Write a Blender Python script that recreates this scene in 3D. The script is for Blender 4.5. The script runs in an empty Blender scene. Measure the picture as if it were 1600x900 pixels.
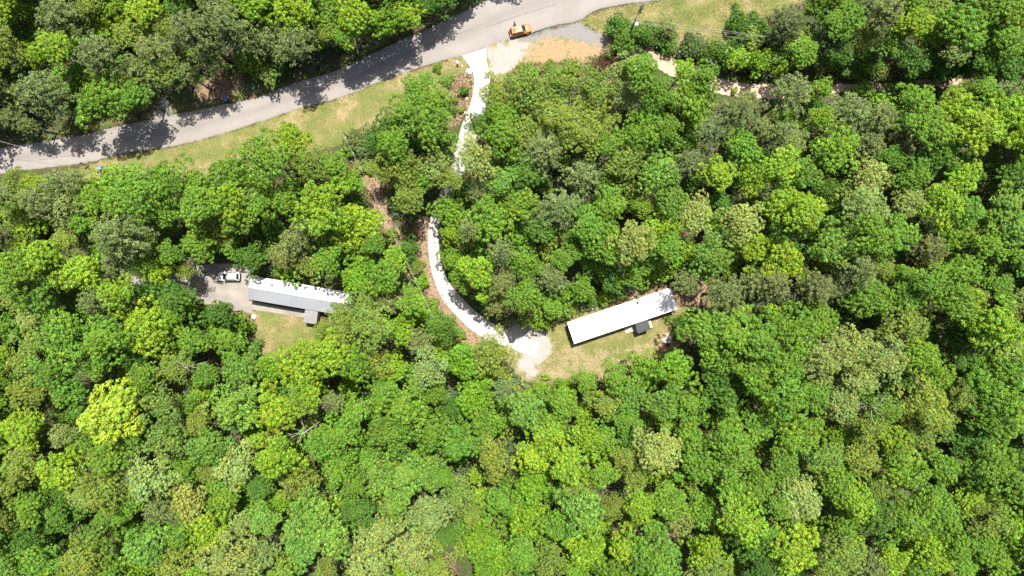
import bpy, bmesh, math, random
import numpy as np
from mathutils import Vector, Matrix
R = math.radians
random.seed(7)
rng = np.random.default_rng(7)
scene = bpy.context.scene
COL = scene.collection

# ------------------------------------------------------------------ camera, sky, sun, exposure
SC = 0.125            # metres per photo pixel at ground level (photo 1600 x 900)
CAMH = 133.33         # flying height
cam_d = bpy.data.cameras.new('camera'); cam = bpy.data.objects.new('camera', cam_d); COL.objects.link(cam)
cam_d.sensor_width = 36; cam_d.lens = 24; cam_d.clip_start = 1; cam_d.clip_end = 6000
cam.location = (0, 0, CAMH); cam.rotation_euler = (0, 0, 0)
scene.camera = cam

SUN_EL = R(69); SUN_AZ = R(15)      # clockwise from the top of the photo
world = bpy.data.worlds.new('World'); scene.world = world; world.use_nodes = True
wn = world.node_tree; wn.nodes.clear()
sky = wn.nodes.new('ShaderNodeTexSky'); sky.sky_type = 'NISHITA'; sky.sun_disc = False
sky.sun_elevation = SUN_EL; sky.sun_rotation = SUN_AZ; sky.air_density = 1.0; sky.dust_density = 3.0
bg = wn.nodes.new('ShaderNodeBackground'); bg.inputs['Strength'].default_value = 0.076
wo = wn.nodes.new('ShaderNodeOutputWorld')
wn.links.new(sky.outputs[0], bg.inputs[0]); wn.links.new(bg.outputs[0], wo.inputs[0])
sd = bpy.data.lights.new('sun', 'SUN'); sd.energy = 4.6; sd.angle = R(0.5); sd.color = (1, 0.95, 0.87)
sun = bpy.data.objects.new('sun', sd); COL.objects.link(sun)
S = Vector((math.cos(SUN_EL)*math.sin(SUN_AZ), math.cos(SUN_EL)*math.cos(SUN_AZ), math.sin(SUN_EL)))
sun.rotation_euler = S.to_track_quat('Z', 'Y').to_euler(); sun.location = S*200
scene.view_settings.view_transform = 'Standard'; scene.view_settings.look = 'None'
scene.view_settings.gamma = 1; scene.view_settings.use_curve_mapping = False
scene.view_settings.exposure = 1.45
scene.cycles.use_denoising = False
scene.cycles.max_bounces = 8; scene.cycles.diffuse_bounces = 4; scene.cycles.transmission_bounces = 6

def W(px, py, z=0.0):
    "photo pixel at height z -> world"
    k = SC*(CAMH-z)/CAMH
    return ((px-800)*k, (450-py)*k, z)

# ------------------------------------------------------------------ materials
def newmat(name):
    m = bpy.data.materials.new(name); m.use_nodes = True
    nt = m.node_tree; b = nt.nodes['Principled BSDF']
    return m, nt, b
def N(nt, t, **kw):
    n = nt.nodes.new(t)
    for k, v in kw.items():
        if k in n.inputs: n.inputs[k].default_value = v
        else: setattr(n, k, v)
    return n
def noise(nt, scale, detail=4, rough=0.55, coord='Object'):
    tc = N(nt, 'ShaderNodeTexCoord')
    n = N(nt, 'ShaderNodeTexNoise'); n.inputs['Scale'].default_value = scale
    n.inputs['Detail'].default_value = detail; n.inputs['Roughness'].default_value = rough
    nt.links.new(tc.outputs[coord], n.inputs['Vector'])
    return n
def ramp(nt, src, stops):
    r = N(nt, 'ShaderNodeValToRGB'); e = r.color_ramp.elements
    while len(e) < len(stops): e.new(0.5)
    for i, (p, c) in enumerate(stops):
        e[i].position = p; e[i].color = (*c, 1) if len(c) == 3 else c
    nt.links.new(src, r.inputs[0]); return r
def mixc(nt, a, b, f, mode='MIX'):
    n = N(nt, 'ShaderNodeMix', data_type='RGBA', blend_type=mode)
    for s, v in ((0, f), (6, a), (7, b)):
        if isinstance(v, (int, float)): n.inputs[s].default_value = v
        elif isinstance(v, tuple): n.inputs[s].default_value = (*v, 1)
        else: nt.links.new(v, n.inputs[s])
    return n.outputs[2]
def bump(nt, b, src, strength, dist):
    bp = N(nt, 'ShaderNodeBump'); bp.inputs['Strength'].default_value = strength; bp.inputs['Distance'].default_value = dist
    nt.links.new(src, bp.inputs['Height']); nt.links.new(bp.outputs[0], b.inputs['Normal'])
def mottled(name, c1, c2, scale=1.5, rough=0.8, metal=0.0, b_str=0.15, spec=0.3, scale2=None, c3=None):
    m, nt, b = newmat(name)
    n1 = noise(nt, scale, 6, 0.6); r = ramp(nt, n1.outputs[0], [(0.3, c1), (0.7, c2)])
    out = r.outputs[0]
    if c3:
        n2 = noise(nt, scale2, 3); r2 = ramp(nt, n2.outputs[0], [(0.52, (0, 0, 0)), (0.68, (1, 1, 1))])
        out = mixc(nt, out, c3, r2.outputs[0])
    nt.links.new(out, b.inputs['Base Color'])
    b.inputs['Roughness'].default_value = rough; b.inputs['Metallic'].default_value = metal
    b.inputs['Specular IOR Level'].default_value = spec
    if b_str: bump(nt, b, n1.outputs[0], b_str, 0.02)
    return m
M = {}
def leafmat(name, trans=0.27):
    m, nt, b = newmat(name)
    oi = N(nt, 'ShaderNodeObjectInfo'); at = N(nt, 'ShaderNodeAttribute', attribute_name='tint')
    c = mixc(nt, oi.outputs['Color'], at.outputs['Color'], 1.0, 'MULTIPLY')
    nt.links.new(c, b.inputs['Base Color']); b.inputs['Roughness'].default_value = 0.5
    b.inputs['Specular IOR Level'].default_value = 0.22
    tr = N(nt, 'ShaderNodeBsdfTranslucent')
    c2 = mixc(nt, c, (1.15, 1.0, 0.45), 1.0, 'MULTIPLY'); nt.links.new(c2, tr.inputs[0])
    mx = N(nt, 'ShaderNodeMixShader'); mx.inputs[0].default_value = trans
    nt.links.new(b.outputs[0], mx.inputs[1]); nt.links.new(tr.outputs[0], mx.inputs[2])
    nt.links.new(mx.outputs[0], nt.nodes['Material Output'].inputs[0])
    return m
M['leaf'] = leafmat('leaf'); M['needle'] = leafmat('needle', 0.15); M['blade'] = leafmat('grass_blade', 0.25)
M['bark'] = mottled('bark', (0.06, 0.045, 0.033), (0.13, 0.10, 0.075), 4, 0.9)
M['deadwood'] = mottled('dead_wood', (0.20, 0.18, 0.155), (0.30, 0.275, 0.24), 4, 0.85)
M['concrete'] = mottled('concrete', (0.255, 0.25, 0.24), (0.315, 0.31, 0.295), 0.6, 0.85, c3=(0.25, 0.24, 0.222), scale2=0.35)
M['oldconcrete'] = mottled('weathered_concrete', (0.155, 0.14, 0.122), (0.24, 0.218, 0.192), 0.35, 0.9, c3=(0.14, 0.126, 0.11), scale2=0.16)
M['white_metal'] = mottled('white_roof_metal', (0.60, 0.60, 0.60), (0.68, 0.68, 0.68), 0.5, 0.45, spec=0.5, b_str=0)
M['galv'] = mottled('galvanised_roof_metal', (0.255, 0.265, 0.28), (0.29, 0.30, 0.31), 0.35, 0.42, 0.42, spec=0.5, b_str=0)
M['porch_galv'] = mottled('porch_roof_metal', (0.15, 0.14, 0.145), (0.18, 0.168, 0.172), 0.7, 0.6, spec=0.4, b_str=0)
M['dark_metal'] = mottled('charcoal_metal', (0.028, 0.032, 0.038), (0.05, 0.054, 0.06), 1.2, 0.55, b_str=0)
M['siding'] = mottled('pale_siding', (0.45, 0.43, 0.38), (0.52, 0.50, 0.45), 0.8, 0.7, b_str=0)
M['skirt'] = mottled('grey_skirting', (0.20, 0.195, 0.185), (0.27, 0.26, 0.25), 0.8, 0.8)
M['trim'] = mottled('white_trim', (0.6, 0.6, 0.59), (0.68, 0.68, 0.67), 1, 0.6, b_str=0)
M['wood'] = mottled('raw_deck_wood', (0.33, 0.25, 0.17), (0.43, 0.34, 0.245), 2.0, 0.85)
M['greywood'] = mottled('weathered_wood', (0.30, 0.275, 0.24), (0.40, 0.37, 0.33), 2.0, 0.85)
M['polewood'] = mottled('pole_wood', (0.035, 0.028, 0.022), (0.07, 0.058, 0.047), 2.0, 0.9)
M['black'] = mottled('black_plastic', (0.012, 0.012, 0.012), (0.02, 0.02, 0.02), 3, 0.5, b_str=0)
M['rubber'] = mottled('tyre_rubber', (0.014, 0.014, 0.014), (0.025, 0.025, 0.025), 6, 0.85, b_str=0)
M['rim'] = mottled('alloy', (0.35, 0.35, 0.36), (0.42, 0.42, 0.43), 3, 0.35, 0.8, b_str=0)
M['blue'] = mottled('blue_plastic', (0.012, 0.05, 0.17), (0.018, 0.065, 0.2), 2, 0.35, b_str=0, spec=0.5)
M['paleblue'] = mottled('faded_blue_plastic', (0.09, 0.16, 0.34), (0.13, 0.2, 0.38), 2, 0.45, b_str=0)
M['rock'] = mottled('pale_rock', (0.36, 0.33, 0.29), (0.5, 0.47, 0.42), 3, 0.9)
M['ash'] = mottled('pale_ash', (0.36, 0.28, 0.235), (0.47, 0.385, 0.33), 2.2, 0.95)
M['ceramic'] = mottled('white_ceramic', (0.6, 0.6, 0.6), (0.7, 0.7, 0.7), 3, 0.3, b_str=0, spec=0.5)
M['wire'] = mottled('aluminium_wire', (0.32, 0.32, 0.31), (0.4, 0.4, 0.39), 2, 0.5, 0.3, b_str=0)
M['crack'] = mottled('crack_dirt', (0.045, 0.04, 0.035), (0.08, 0.072, 0.063), 2, 0.95)
M['stain'] = mottled('oil_stain', (0.14, 0.13, 0.115), (0.19, 0.175, 0.155), 2, 0.8)
def paint(name, c, rough=0.3, coat=0.6):
    m, nt, b = newmat(name); b.inputs['Base Color'].default_value = (*c, 1)
    n1 = noise(nt, 2.2, 3); r = ramp(nt, n1.outputs[0], [(0.3, tuple(x*0.93 for x in c)), (0.7, c)])
    nt.links.new(r.outputs[0], b.inputs['Base Color'])
    b.inputs['Roughness'].default_value = rough; b.inputs['Coat Weight'].default_value = coat; b.inputs['Coat Roughness'].default_value = 0.08
    return m
M['orange'] = paint('orange_paint', (0.34, 0.115, 0.018), 0.55, 0.08)
M['silver'] = paint('silver_white_paint', (0.52, 0.54, 0.55), 0.35, 0.5)
def glass(name, c=(0.012, 0.014, 0.016)):
    m, nt, b = newmat(name); n1 = noise(nt, 1.0)
    r = ramp(nt, n1.outputs[0], [(0.3, c), (0.7, tuple(x*1.4 for x in c))]); nt.links.new(r.outputs[0], b.inputs['Base Color'])
    b.inputs['Roughness'].default_value = 0.08; b.inputs['Specular IOR Level'].default_value = 0.5
    return m
M['glass'] = glass('tinted_glass')
M['lens'] = mottled('lamp_lens', (0.5, 0.5, 0.5), (0.6, 0.6, 0.6), 6, 0.15, b_str=0, spec=0.5)
M['redlens'] = mottled('red_lens', (0.25, 0.012, 0.01), (0.3, 0.016, 0.012), 6, 0.2, b_str=0, spec=0.5)

# road surface: pale aged chip seal with streaks along the lanes, tar blotches
def roadmat():
    m, nt, b = newmat('aged_asphalt')
    n1 = noise(nt, 0.12, 5, 0.6); n2 = noise(nt, 3.0, 6, 0.7); n3 = noise(nt, 14, 3, 0.7)
    base = ramp(nt, n1.outputs[0], [(0.3, (0.160, 0.145, 0.132)), (0.7, (0.198, 0.181, 0.166))])
    fine = ramp(nt, n2.outputs[0], [(0.3, (0.86, 0.86, 0.86)), (0.7, (1.1, 1.1, 1.1))])
    c = mixc(nt, base.outputs[0], fine.outputs[0], 1.0, 'MULTIPLY')
    at = N(nt, 'ShaderNodeAttribute', attribute_name='lane')     # wheel tracks: value across the carriageway
    lr = ramp(nt, at.outputs['Fac'], [(0.0, (0.80, 0.80, 0.80)), (0.08, (1.02, 1.02, 1.02)), (0.28, (1.06, 1.06, 1.06)), (0.42, (0.93, 0.93, 0.93)), (0.5, (0.88, 0.88, 0.88)), (0.58, (0.94, 0.94, 0.94)), (0.75, (1.07, 1.07, 1.07)), (0.92, (1.04, 1.04, 1.04)), (1.0, (0.86, 0.85, 0.83))])
    c = mixc(nt, c, lr.outputs[0], 1.0, 'MULTIPLY')
    nt.links.new(c, b.inputs['Base Color']); b.inputs['Roughness'].default_value = 0.9
    bump(nt, b, n3.outputs[0], 0.3, 0.01)
    return m
M['road'] = roadmat()

# ground: forest litter with grass, clay, pale gravel and brown brush worked in by masks
def groundmat():
    m, nt, b = newmat('ground_soil')
    at = N(nt, 'ShaderNodeAttribute', attribute_name='cover'); at2 = N(nt, 'ShaderNodeAttribute', attribute_name='cover_b')
    sep = N(nt, 'ShaderNodeSeparateColor'); nt.links.new(at.outputs['Color'], sep.inputs[0])
    sep2 = N(nt, 'ShaderNodeSeparateColor'); nt.links.new(at2.outputs['Color'], sep2.inputs[0])
    nb = noise(nt, 0.5, 8, 0.65); nf = noise(nt, 2.6, 6, 0.7); nl = noise(nt, 0.20, 6, 0.66); nff = noise(nt, 9, 4, 0.7)
    litter = ramp(nt, nf.outputs[0], [(0.3, (0.035, 0.024, 0.016)), (0.5, (0.075, 0.052, 0.034)), (0.7, (0.13, 0.092, 0.058))])
    moss = ramp(nt, nb.outputs[0], [(0.40, (0, 0, 0)), (0.56, (1, 1, 1))])
    mo = ramp(nt, nff.outputs[0], [(0.35, (0.018, 0.034, 0.008)), (0.65, (0.060, 0.092, 0.020))])
    lit = mixc(nt, litter.outputs[0], mo.outputs[0], moss.outputs[0])
    g1 = ramp(nt, nl.outputs[0], [(0.36, (0.088, 0.116, 0.030)), (0.48, (0.126, 0.132, 0.045)), (0.56, (0.165, 0.146, 0.064)), (0.66, (0.235, 0.185, 0.108))])
    g2 = ramp(nt, nf.outputs[0], [(0.3, (0.78, 0.8, 0.75)), (0.7, (1.2, 1.18, 1.15))])
    grass = mixc(nt, g1.outputs[0], g2.outputs[0], 1.0, 'MULTIPLY')
    cl = ramp(nt, nf.outputs[0], [(0.3, (0.225, 0.112, 0.055)), (0.5, (0.27, 0.155, 0.088)), (0.7, (0.33, 0.225, 0.15))])
    gv = ramp(nt, nff.outputs[0], [(0.36, (0.15, 0.125, 0.108)), (0.47, (0.225, 0.205, 0.188)), (0.62, (0.285, 0.27, 0.255))])
    br = ramp(nt, nf.outputs[0], [(0.3, (0.115, 0.078, 0.048)), (0.5, (0.20, 0.14, 0.090)), (0.7, (0.27, 0.20, 0.135))])
    dry = ramp(nt, nf.outputs[0], [(0.3, (0.165, 0.132, 0.070)), (0.7, (0.25, 0.205, 0.125))])
    def layer(prev, col, mask, w=2.2, lo=.36, hi=.64):
        hs = N(nt, 'ShaderNodeMath', operation='MULTIPLY_ADD'); nt.links.new(nf.outputs[0], hs.inputs[0]); hs.inputs[1].default_value = 0.6; nt.links.new(nb.outputs[0], hs.inputs[2])
        a = N(nt, 'ShaderNodeMath', operation='MULTIPLY_ADD'); nt.links.new(hs.outputs[0], a.inputs[0]); a.inputs[1].default_value = w; a.inputs[2].default_value = -w*0.8
        e1 = N(nt, 'ShaderNodeMath', operation='SUBTRACT'); e1.inputs[0].default_value = 1.0; nt.links.new(mask, e1.inputs[1])
        e2 = N(nt, 'ShaderNodeMath', operation='MULTIPLY'); nt.links.new(mask, e2.inputs[0]); nt.links.new(e1.outputs[0], e2.inputs[1])
        e3 = N(nt, 'ShaderNodeMath', operation='MULTIPLY'); nt.links.new(e2.outputs[0], e3.inputs[0]); e3.inputs[1].default_value = 4.0
        s = N(nt, 'ShaderNodeMath', operation='MULTIPLY_ADD'); nt.links.new(a.outputs[0], s.inputs[0]); nt.links.new(e3.outputs[0], s.inputs[1]); nt.links.new(mask, s.inputs[2])
        rr = ramp(nt, s.outputs[0], [(lo, (0, 0, 0)), (hi, (1, 1, 1))])
        return mixc(nt, prev, col, rr.outputs[0])
    c = layer(lit, grass, sep.outputs[0])
    c = layer(c, dry.outputs[0], sep2.outputs[0], 3)
    c = layer(c, br.outputs[0], sep2.outputs[1], 2.2)
    ap = ramp(nt, nf.outputs[0], [(0.3, (0.128, 0.120, 0.114)), (0.7, (0.185, 0.175, 0.166))])
    c = layer(c, ap.outputs[0], sep2.outputs[2], 2.0, .25, .85)
    c = layer(c, cl.outputs[0], sep.outputs[1], 4.0, .15, .95)
    c = layer(c, gv.outputs[0], sep.outputs[2], 3.2, .30, .75)
    nt.links.new(c, b.inputs['Base Color']); b.inputs['Roughness'].default_value = 0.97; b.inputs['Specular IOR Level'].default_value = 0.1
    bump(nt, b, nf.outputs[0], 0.7, 0.12)
    return m
M['ground'] = groundmat()
M['track'] = mottled('packed_dirt', (0.25, 0.185, 0.125), (0.37, 0.30, 0.225), 0.9, 0.97, c3=(0.30, 0.20, 0.13), scale2=0.3, b_str=0.4)

# ------------------------------------------------------------------ object helpers
def tag(o, label=None, cat=None, group=None, kind=None):
    if label: o['label'] = label
    if cat: o['category'] = cat
    if group: o['group'] = group
    if kind: o['kind'] = kind
    return o
def link(name, mesh, parent=None, loc=None, rot=None):
    o = bpy.data.objects.new(name, mesh); COL.objects.link(o)
    if parent: o.parent = parent
    if loc: o.location = loc
    if rot: o.rotation_euler = rot
    return o
def empty(name, loc, rz=0): return link(name, None, None, loc, (0, 0, rz))
class MB:
    def __init__(s): s.v = []; s.f = []; s.sm = []
    def add(s, vs, fs, smooth=False):
        k = len(s.v); s.v += [tuple(v) for v in vs]; s.f += [tuple(i+k for i in f) for f in fs]; s.sm += [smooth]*len(fs); return s
    def box(s, x0, x1, y0, y1, z0, z1):
        return s.add([(x0,y0,z0),(x1,y0,z0),(x1,y1,z0),(x0,y1,z0),(x0,y0,z1),(x1,y0,z1),(x1,y1,z1),(x0,y1,z1)],
              [(3,2,1,0),(4,5,6,7),(0,1,5,4),(1,2,6,5),(2,3,7,6),(3,0,4,7)])
    def tube(s, pts, rads, n=8, cap=True):
        pts = [Vector(p) for p in pts]; vs = []; fs = []
        for i, p in enumerate(pts):
            d = (pts[min(i+1, len(pts)-1)]-pts[max(i-1, 0)]).normalized()
            a = d.orthogonal().normalized() if abs(d.z) < 0.99 else Vector((1,0,0)); 
            if i and abs(d.z) < 0.99: a = (pa - d*pa.dot(d)).normalized()
            pa = a; bb = d.cross(a)
            r = rads[i] if hasattr(rads, '__len__') else rads
            for k in range(n):
                t = 2*math.pi*k/n; vs.append(p+(a*math.cos(t)+bb*math.sin(t))*r)
        for i in range(len(pts)-1):
            for k in range(n): fs.append((i*n+k, i*n+(k+1)%n, (i+1)*n+(k+1)%n, (i+1)*n+k))
        if cap: fs.append(tuple(range(n-1, -1, -1))); fs.append(tuple(range((len(pts)-1)*n, len(pts)*n)))
        return s.add(vs, fs, True)
    def lathe(s, prof, n=16, c=(0,0,0), axis='z'):
        vs = []; fs = []
        for (r, z) in prof:
            for k in range(n):
                t = 2*math.pi*k/n
                if axis == 'z': vs.append((c[0]+r*math.cos(t), c[1]+r*math.sin(t), c[2]+z))
                else: vs.append((c[0]+r*math.cos(t), c[1]+z, c[2]+r*math.sin(t)))
        for i in range(len(prof)-1):
            for k in range(n): fs.append((i*n+k, i*n+(k+1)%n, (i+1)*n+(k+1)%n, (i+1)*n+k))
        return s.add(vs, fs, True)
    def mesh(s, name, mat):
        me = bpy.data.meshes.new(name); me.from_pydata(s.v, [], s.f); me.materials.append(mat)
        me.polygons.foreach_set('use_smooth', s.sm); me.update(); return me
    def build(s, name, mat, parent=None, loc=None, rot=None): return link(name, s.mesh(name, mat), parent, loc, rot)
def bevel(o, w, seg=2):
    m = o.modifiers.new('bevel', 'BEVEL'); m.width = w; m.segments = seg; m.limit_method = 'ANGLE'; m.angle_limit = R(35); return o

def smooth_line(pts, step):
    "Catmull-Rom through pixel points, resampled"
    P = [np.array(p, float) for p in pts]; P = [2*P[0]-P[1]]+P+[2*P[-1]-P[-2]]; out = []
    for i in range(1, len(P)-2):
        n = max(2, int(np.linalg.norm(P[i+1]-P[i])/step))
        for k in range(n):
            t = k/n
            out.append(0.5*((2*P[i])+(-P[i-1]+P[i+1])*t+(2*P[i-1]-5*P[i]+4*P[i+1]-P[i+2])*t*t+(-P[i-1]+3*P[i]-3*P[i+1]+P[i+2])*t**3))
    out.append(P[-2]); return np.array(out)
def arclen(line, n):
    d = np.r_[0, np.cumsum(np.linalg.norm(np.diff(line, axis=0), axis=1))]
    t = np.linspace(0, d[-1], n); return np.c_[np.interp(t, d, line[:,0]), np.interp(t, d, line[:,1])]

# ------------------------------------------------------------------ layout (photo pixels on the ground)
ROAD_TOP = [(-260,300),(-120,262),(0,232),(120,213),(187,197),(277,178),(333,167),(400,153),(450,133),(533,107),(600,75),(650,53),(700,30),(747,7),(800,-22),(900,-60),(1050,-95),(1300,-140)]
ROAD_BOT = [(-260,345),(-120,305),(0,272),(67,263),(140,253),(200,238),(277,227),(333,213),(400,192),(467,170),(533,152),(587,130),(633,113),(683,97),(722,87),(760,74),(797,62),(833,50),(867,41),(905,32),(917,25),(934,15),(973,7),(1020,2),(1110,-25),(1300,-75)]
VERGE = [(60,275),(140,258),(200,240),(277,228),(333,214),(400,193),(467,171),(533,153),(587,131),(633,114),(683,98),(722,88),(740,112),(738,145),(725,180),(705,195),(640,205),(590,205),(545,222),(500,235),(430,240),(380,262),(310,278),(230,270),(170,268),(120,290),(20,290)]
VERGE_N = [(-20,228),(120,210),(187,194),(277,175),(400,150),(533,103),(600,71),(700,26),(745,2),(720,5),(640,40),(540,85),(470,118),(380,140),(280,160),(180,180),(60,210),(-20,215)]
FIELD = [(905,36),(920,26),(936,18),(973,10),(1020,5),(1110,-20),(1290,-30),(1265,2),(1215,22),(1165,30),(1145,55),(1130,75),(1050,75),(1000,60),(965,60),(945,55)]
ENTRY = [(755,66),(800,55),(960,50),(962,125),(935,135),(800,130),(762,125)]
YARD = [(790,500),(862,500),(870,540),(850,590),(812,595),(790,560)]
ROUGH = [(815,100),(850,98),(905,92),(950,88),(950,112),(935,130),(890,125),(830,118),(800,125),(790,118)]
LAWN_L = [(398,478),(480,490),(515,505),(525,525),(490,548),(420,560),(402,545),(398,515)]
LAWN_R = [(860,505),(890,490),(935,478),(1000,460),(1060,470),(1078,490),(1072,530),(1050,555),(1000,580),(930,595),(880,605),(840,600),(815,590),(845,560),(862,535)]
DRY_R = [(845,545),(890,535),(960,540),(1000,530),(1030,525),(1060,530),(1050,552),(990,565),(935,590),(880,606),(845,602),(838,575)]
CLAY = [[(820,96),(835,72),(862,60),(905,66),(946,74),(953,86),(905,88),(872,97),(846,99)], [(1028,545),(1040,520),(1062,525),(1060,548),(1040,556)],
        [(940,480),(975,462),(1000,455),(995,468),(955,482)], [(318,473),(390,487),(400,494),(395,500),(350,488),(316,482)]]
GRAVEL = [[(761,74),(800,61),(826,68),(818,90),(800,108),(785,119),(768,120)], [(795,508),(840,508),(858,520),(862,545),(848,565),(836,588),(818,586),(810,570),(812,550),(795,525)], [(243,168),(258,160),(268,185),(240,192)]]
BROWN = [[(560,245),(585,262),(600,310),(612,345),(640,385),(655,420),(640,430),(610,380),(590,340),(570,290),(548,250)],
         [(655,340),(672,338),(668,400),(682,445),(712,495),(760,530),(745,545),(720,540),(690,500),(662,450),(650,400)],
         [(700,120),(738,110),(738,150),(722,190),(706,200),(712,165)], [(694,872),(708,868),(712,890),(698,898)], [(1038,830),(1062,822),(1070,845),(1045,855)],
         [(310,135),(345,118),(378,112),(380,140),(345,155),(312,160)], [(985,455),(1060,445),(1100,440),(1110,480),(1065,480)]]
APRON = [(790,66),(833,52),(867,43),(905,34),(925,46),(945,56),(954,66),(948,78),(925,72),(900,66),(880,60),(850,61),(830,68),(805,68)]
SPUR = [(240,196),(244,176),(248,160),(257,152),(264,165),(268,180),(282,184)]
TRACK_C = [(945,80),(985,82),(1015,90),(1050,106),(1100,127),(1160,140),(1230,143),(1310,138),(1390,138),(1450,130),(1520,127),(1600,130),(1720,140)]
PAD = [(205,432),(255,428),(300,418),(345,412),(393,418),(391,450),(389,474),(392,491),(345,480),(318,474),(300,463),(270,462),(235,455),(205,450)]
DRIVE_L = [(721,87.5),(733,103),(740,118),(740,140),(733,167),(721,198),(713,228),(703,262),(688,300),(675,333),(670,352),(669,383),(672,413),(680,443),(693,470),(713,493),(733,513),(757,529),(780,538),(802,546),(838,561)]
DRIVE_R = [(760,74.5),(761,97),(766,118),(763,147),(758,173),(747,204),(738,236),(724,272),(704,309),(690,337),(685,355),(686,383),(691,418),(705,446),(727,471),(751,493),(775,508),(797,518),(818,526),(843,535)][:20]

def pip(P, poly):
    "signed distance in pixels, positive inside"
    poly = np.array(poly, float); x, y = P[:,0], P[:,1]
    inside = np.zeros(len(P), bool); d = np.full(len(P), 1e9)
    for i in range(len(poly)):
        a, b = poly[i], poly[(i+1) % len(poly)]
        cond = ((a[1] > y) != (b[1] > y))
        with np.errstate(divide='ignore', invalid='ignore'):
            xi = (b[0]-a[0])*(y-a[1])/(b[1]-a[1]+1e-12)+a[0]
        inside ^= cond & (x < xi)
        ab = b-a; t = np.clip(((x-a[0])*ab[0]+(y-a[1])*ab[1])/(ab@ab), 0, 1)
        d = np.minimum(d, np.hypot(x-a[0]-t*ab[0], y-a[1]-t*ab[1]))
    return np.where(inside, d, -d)
def cover(P, polys, soft=14):
    m = np.zeros(len(P))
    for q in polys: m = np.maximum(m, np.clip(0.5+pip(P, q)/soft, 0, 1))
    return m
ROADPOLY = ROAD_TOP + ROAD_BOT[::-1]
DRIVEPOLY = DRIVE_L + DRIVE_R[::-1]
_tc = smooth_line(TRACK_C, 8); _d = np.gradient(_tc, axis=0); _d /= np.linalg.norm(_d, axis=1)[:,None]; _nrm = np.c_[-_d[:,1], _d[:,0]]
_tp = np.interp(_tc[:,0], [1000, 1210, 1260, 1700], [12, 12, 5, 3])[:,None]; TRACKPOLY = np.r_[_tc-_nrm*_tp, (_tc+_nrm*_tp)[::-1]].tolist()

# ------------------------------------------------------------------ ground
gx = np.r_[-2500, -900, -350, np.arange(-128, 128.01, 0.7), 350, 900, 2500]
gy = np.r_[-2500, -900, -350, np.arange(-82, 82.01, 0.7), 350, 900, 2500]
X, Y = np.meshgrid(gx, gy); nv = X.size
GP = np.c_[X.ravel()/SC+800, 450-Y.ravel()/SC]
me = bpy.data.meshes.new('ground'); nx, ny = len(gx), len(gy)
idx = np.arange(nv).reshape(ny, nx)
quads = np.stack([idx[:-1,:-1], idx[:-1,1:], idx[1:,1:], idx[1:,:-1]], -1).reshape(-1, 4)
me.from_pydata(np.c_[X.ravel(), Y.ravel(), np.zeros(nv)].tolist(), [], quads.tolist())
g_grass = cover(GP, [VERGE, FIELD, LAWN_L, LAWN_R, ROUGH, ENTRY, YARD]); g_grass = np.maximum(g_grass, 0.55*cover(GP, [VERGE_N]))
cov = np.c_[g_grass, 0.80*cover(GP, CLAY, 26), 0.88*cover(GP, GRAVEL, 18), np.ones(nv)]
cov2 = np.c_[np.maximum(0.5*cover(GP, [DRY_R], 34), .62*cover(GP, [ENTRY, YARD], 20)), cover(GP, BROWN, 12), cover(GP, [APRON, SPUR], 14), np.ones(nv)]
for nm, arr in (('cover', cov), ('cover_b', cov2)):
    a = me.attributes.new(nm, 'FLOAT_COLOR', 'POINT'); a.data.foreach_set('color', arr.astype(np.float32).ravel())
me.materials.append(M['ground']); tag(link('ground', me), kind='structure')

# ------------------------------------------------------------------ road, apron, crack, dirt track
def ribbon(name, la, lb, z, mat, n=200, jit=0.0, across=9):
    A = arclen(smooth_line(la, 4), n); B = arclen(smooth_line(lb, 4), n); r = np.random.default_rng(3)
    A = A + r.normal(0, jit, A.shape); B = B + r.normal(0, jit, B.shape)
    vs = []; lane = []; fs = []
    for i in range(n):
        for k in range(across):
            t = k/(across-1); p = A[i]*(1-t)+B[i]*t; vs.append(W(p[0], p[1])[:2]+(z,)); lane.append(t)
    for i in range(n-1):
        for k in range(across-1): fs.append((i*across+k, (i+1)*across+k, (i+1)*across+k+1, i*across+k+1))
    me = bpy.data.meshes.new(name); me.from_pydata(vs, [], fs); me.materials.append(mat)
    a = me.attributes.new('lane', 'FLOAT', 'POINT'); a.data.foreach_set('value', lane)
    return link(name, me)
# match both edges by x so that cross lines stay square to the carriageway
road = tag(ribbon('road', ROAD_TOP, ROAD_BOT, 0.02, M['road'], 420, 0.55), kind='structure')
def flat(name, poly, z, mat, jit=0.0, parent=None, sub=3):
    L = arclen(smooth_line(list(poly)+[poly[0]], 3), max(12, int(len(poly)*sub)))[:-1]; r = np.random.default_rng(5)
    L = L + r.normal(0, jit, L.shape)
    bm = bmesh.new(); vs = [bm.verts.new(W(p[0], p[1])[:2]+(z,)) for p in L]
    f = bm.faces.new(vs); f.normal_update()
    if f.normal.z < 0: f.normal_flip()
    bmesh.ops.triangulate(bm, faces=[f]); me = bpy.data.meshes.new(name); bm.to_mesh(me); bm.free(); me.materials.append(mat)
    return link(name, me, parent)
def crackline(pts, w, parent, z=0.026):
    L = smooth_line(pts, 2.2); r = np.random.default_rng(9); L = L + r.normal(0, 0.35, L.shape)
    d = np.gradient(L, axis=0); d /= np.linalg.norm(d, axis=1)[:,None]+1e-9; nn = np.c_[-d[:,1], d[:,0]]
    ww = w*(0.35+r.random(len(L)))
    vs = []; fs = []
    for i in range(len(L)):
        for s in (-1, 1): p = L[i]+nn[i]*s*ww[i]; vs.append(W(p[0], p[1])[:2]+(z,))
    for i in range(len(L)-1): fs.append((2*i, 2*i+1, 2*i+3, 2*i+2))
    me = bpy.data.meshes.new('crack'); me.from_pydata(vs, [], fs); me.materials.append(M['crack']); return link('crack', me, parent)
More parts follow.
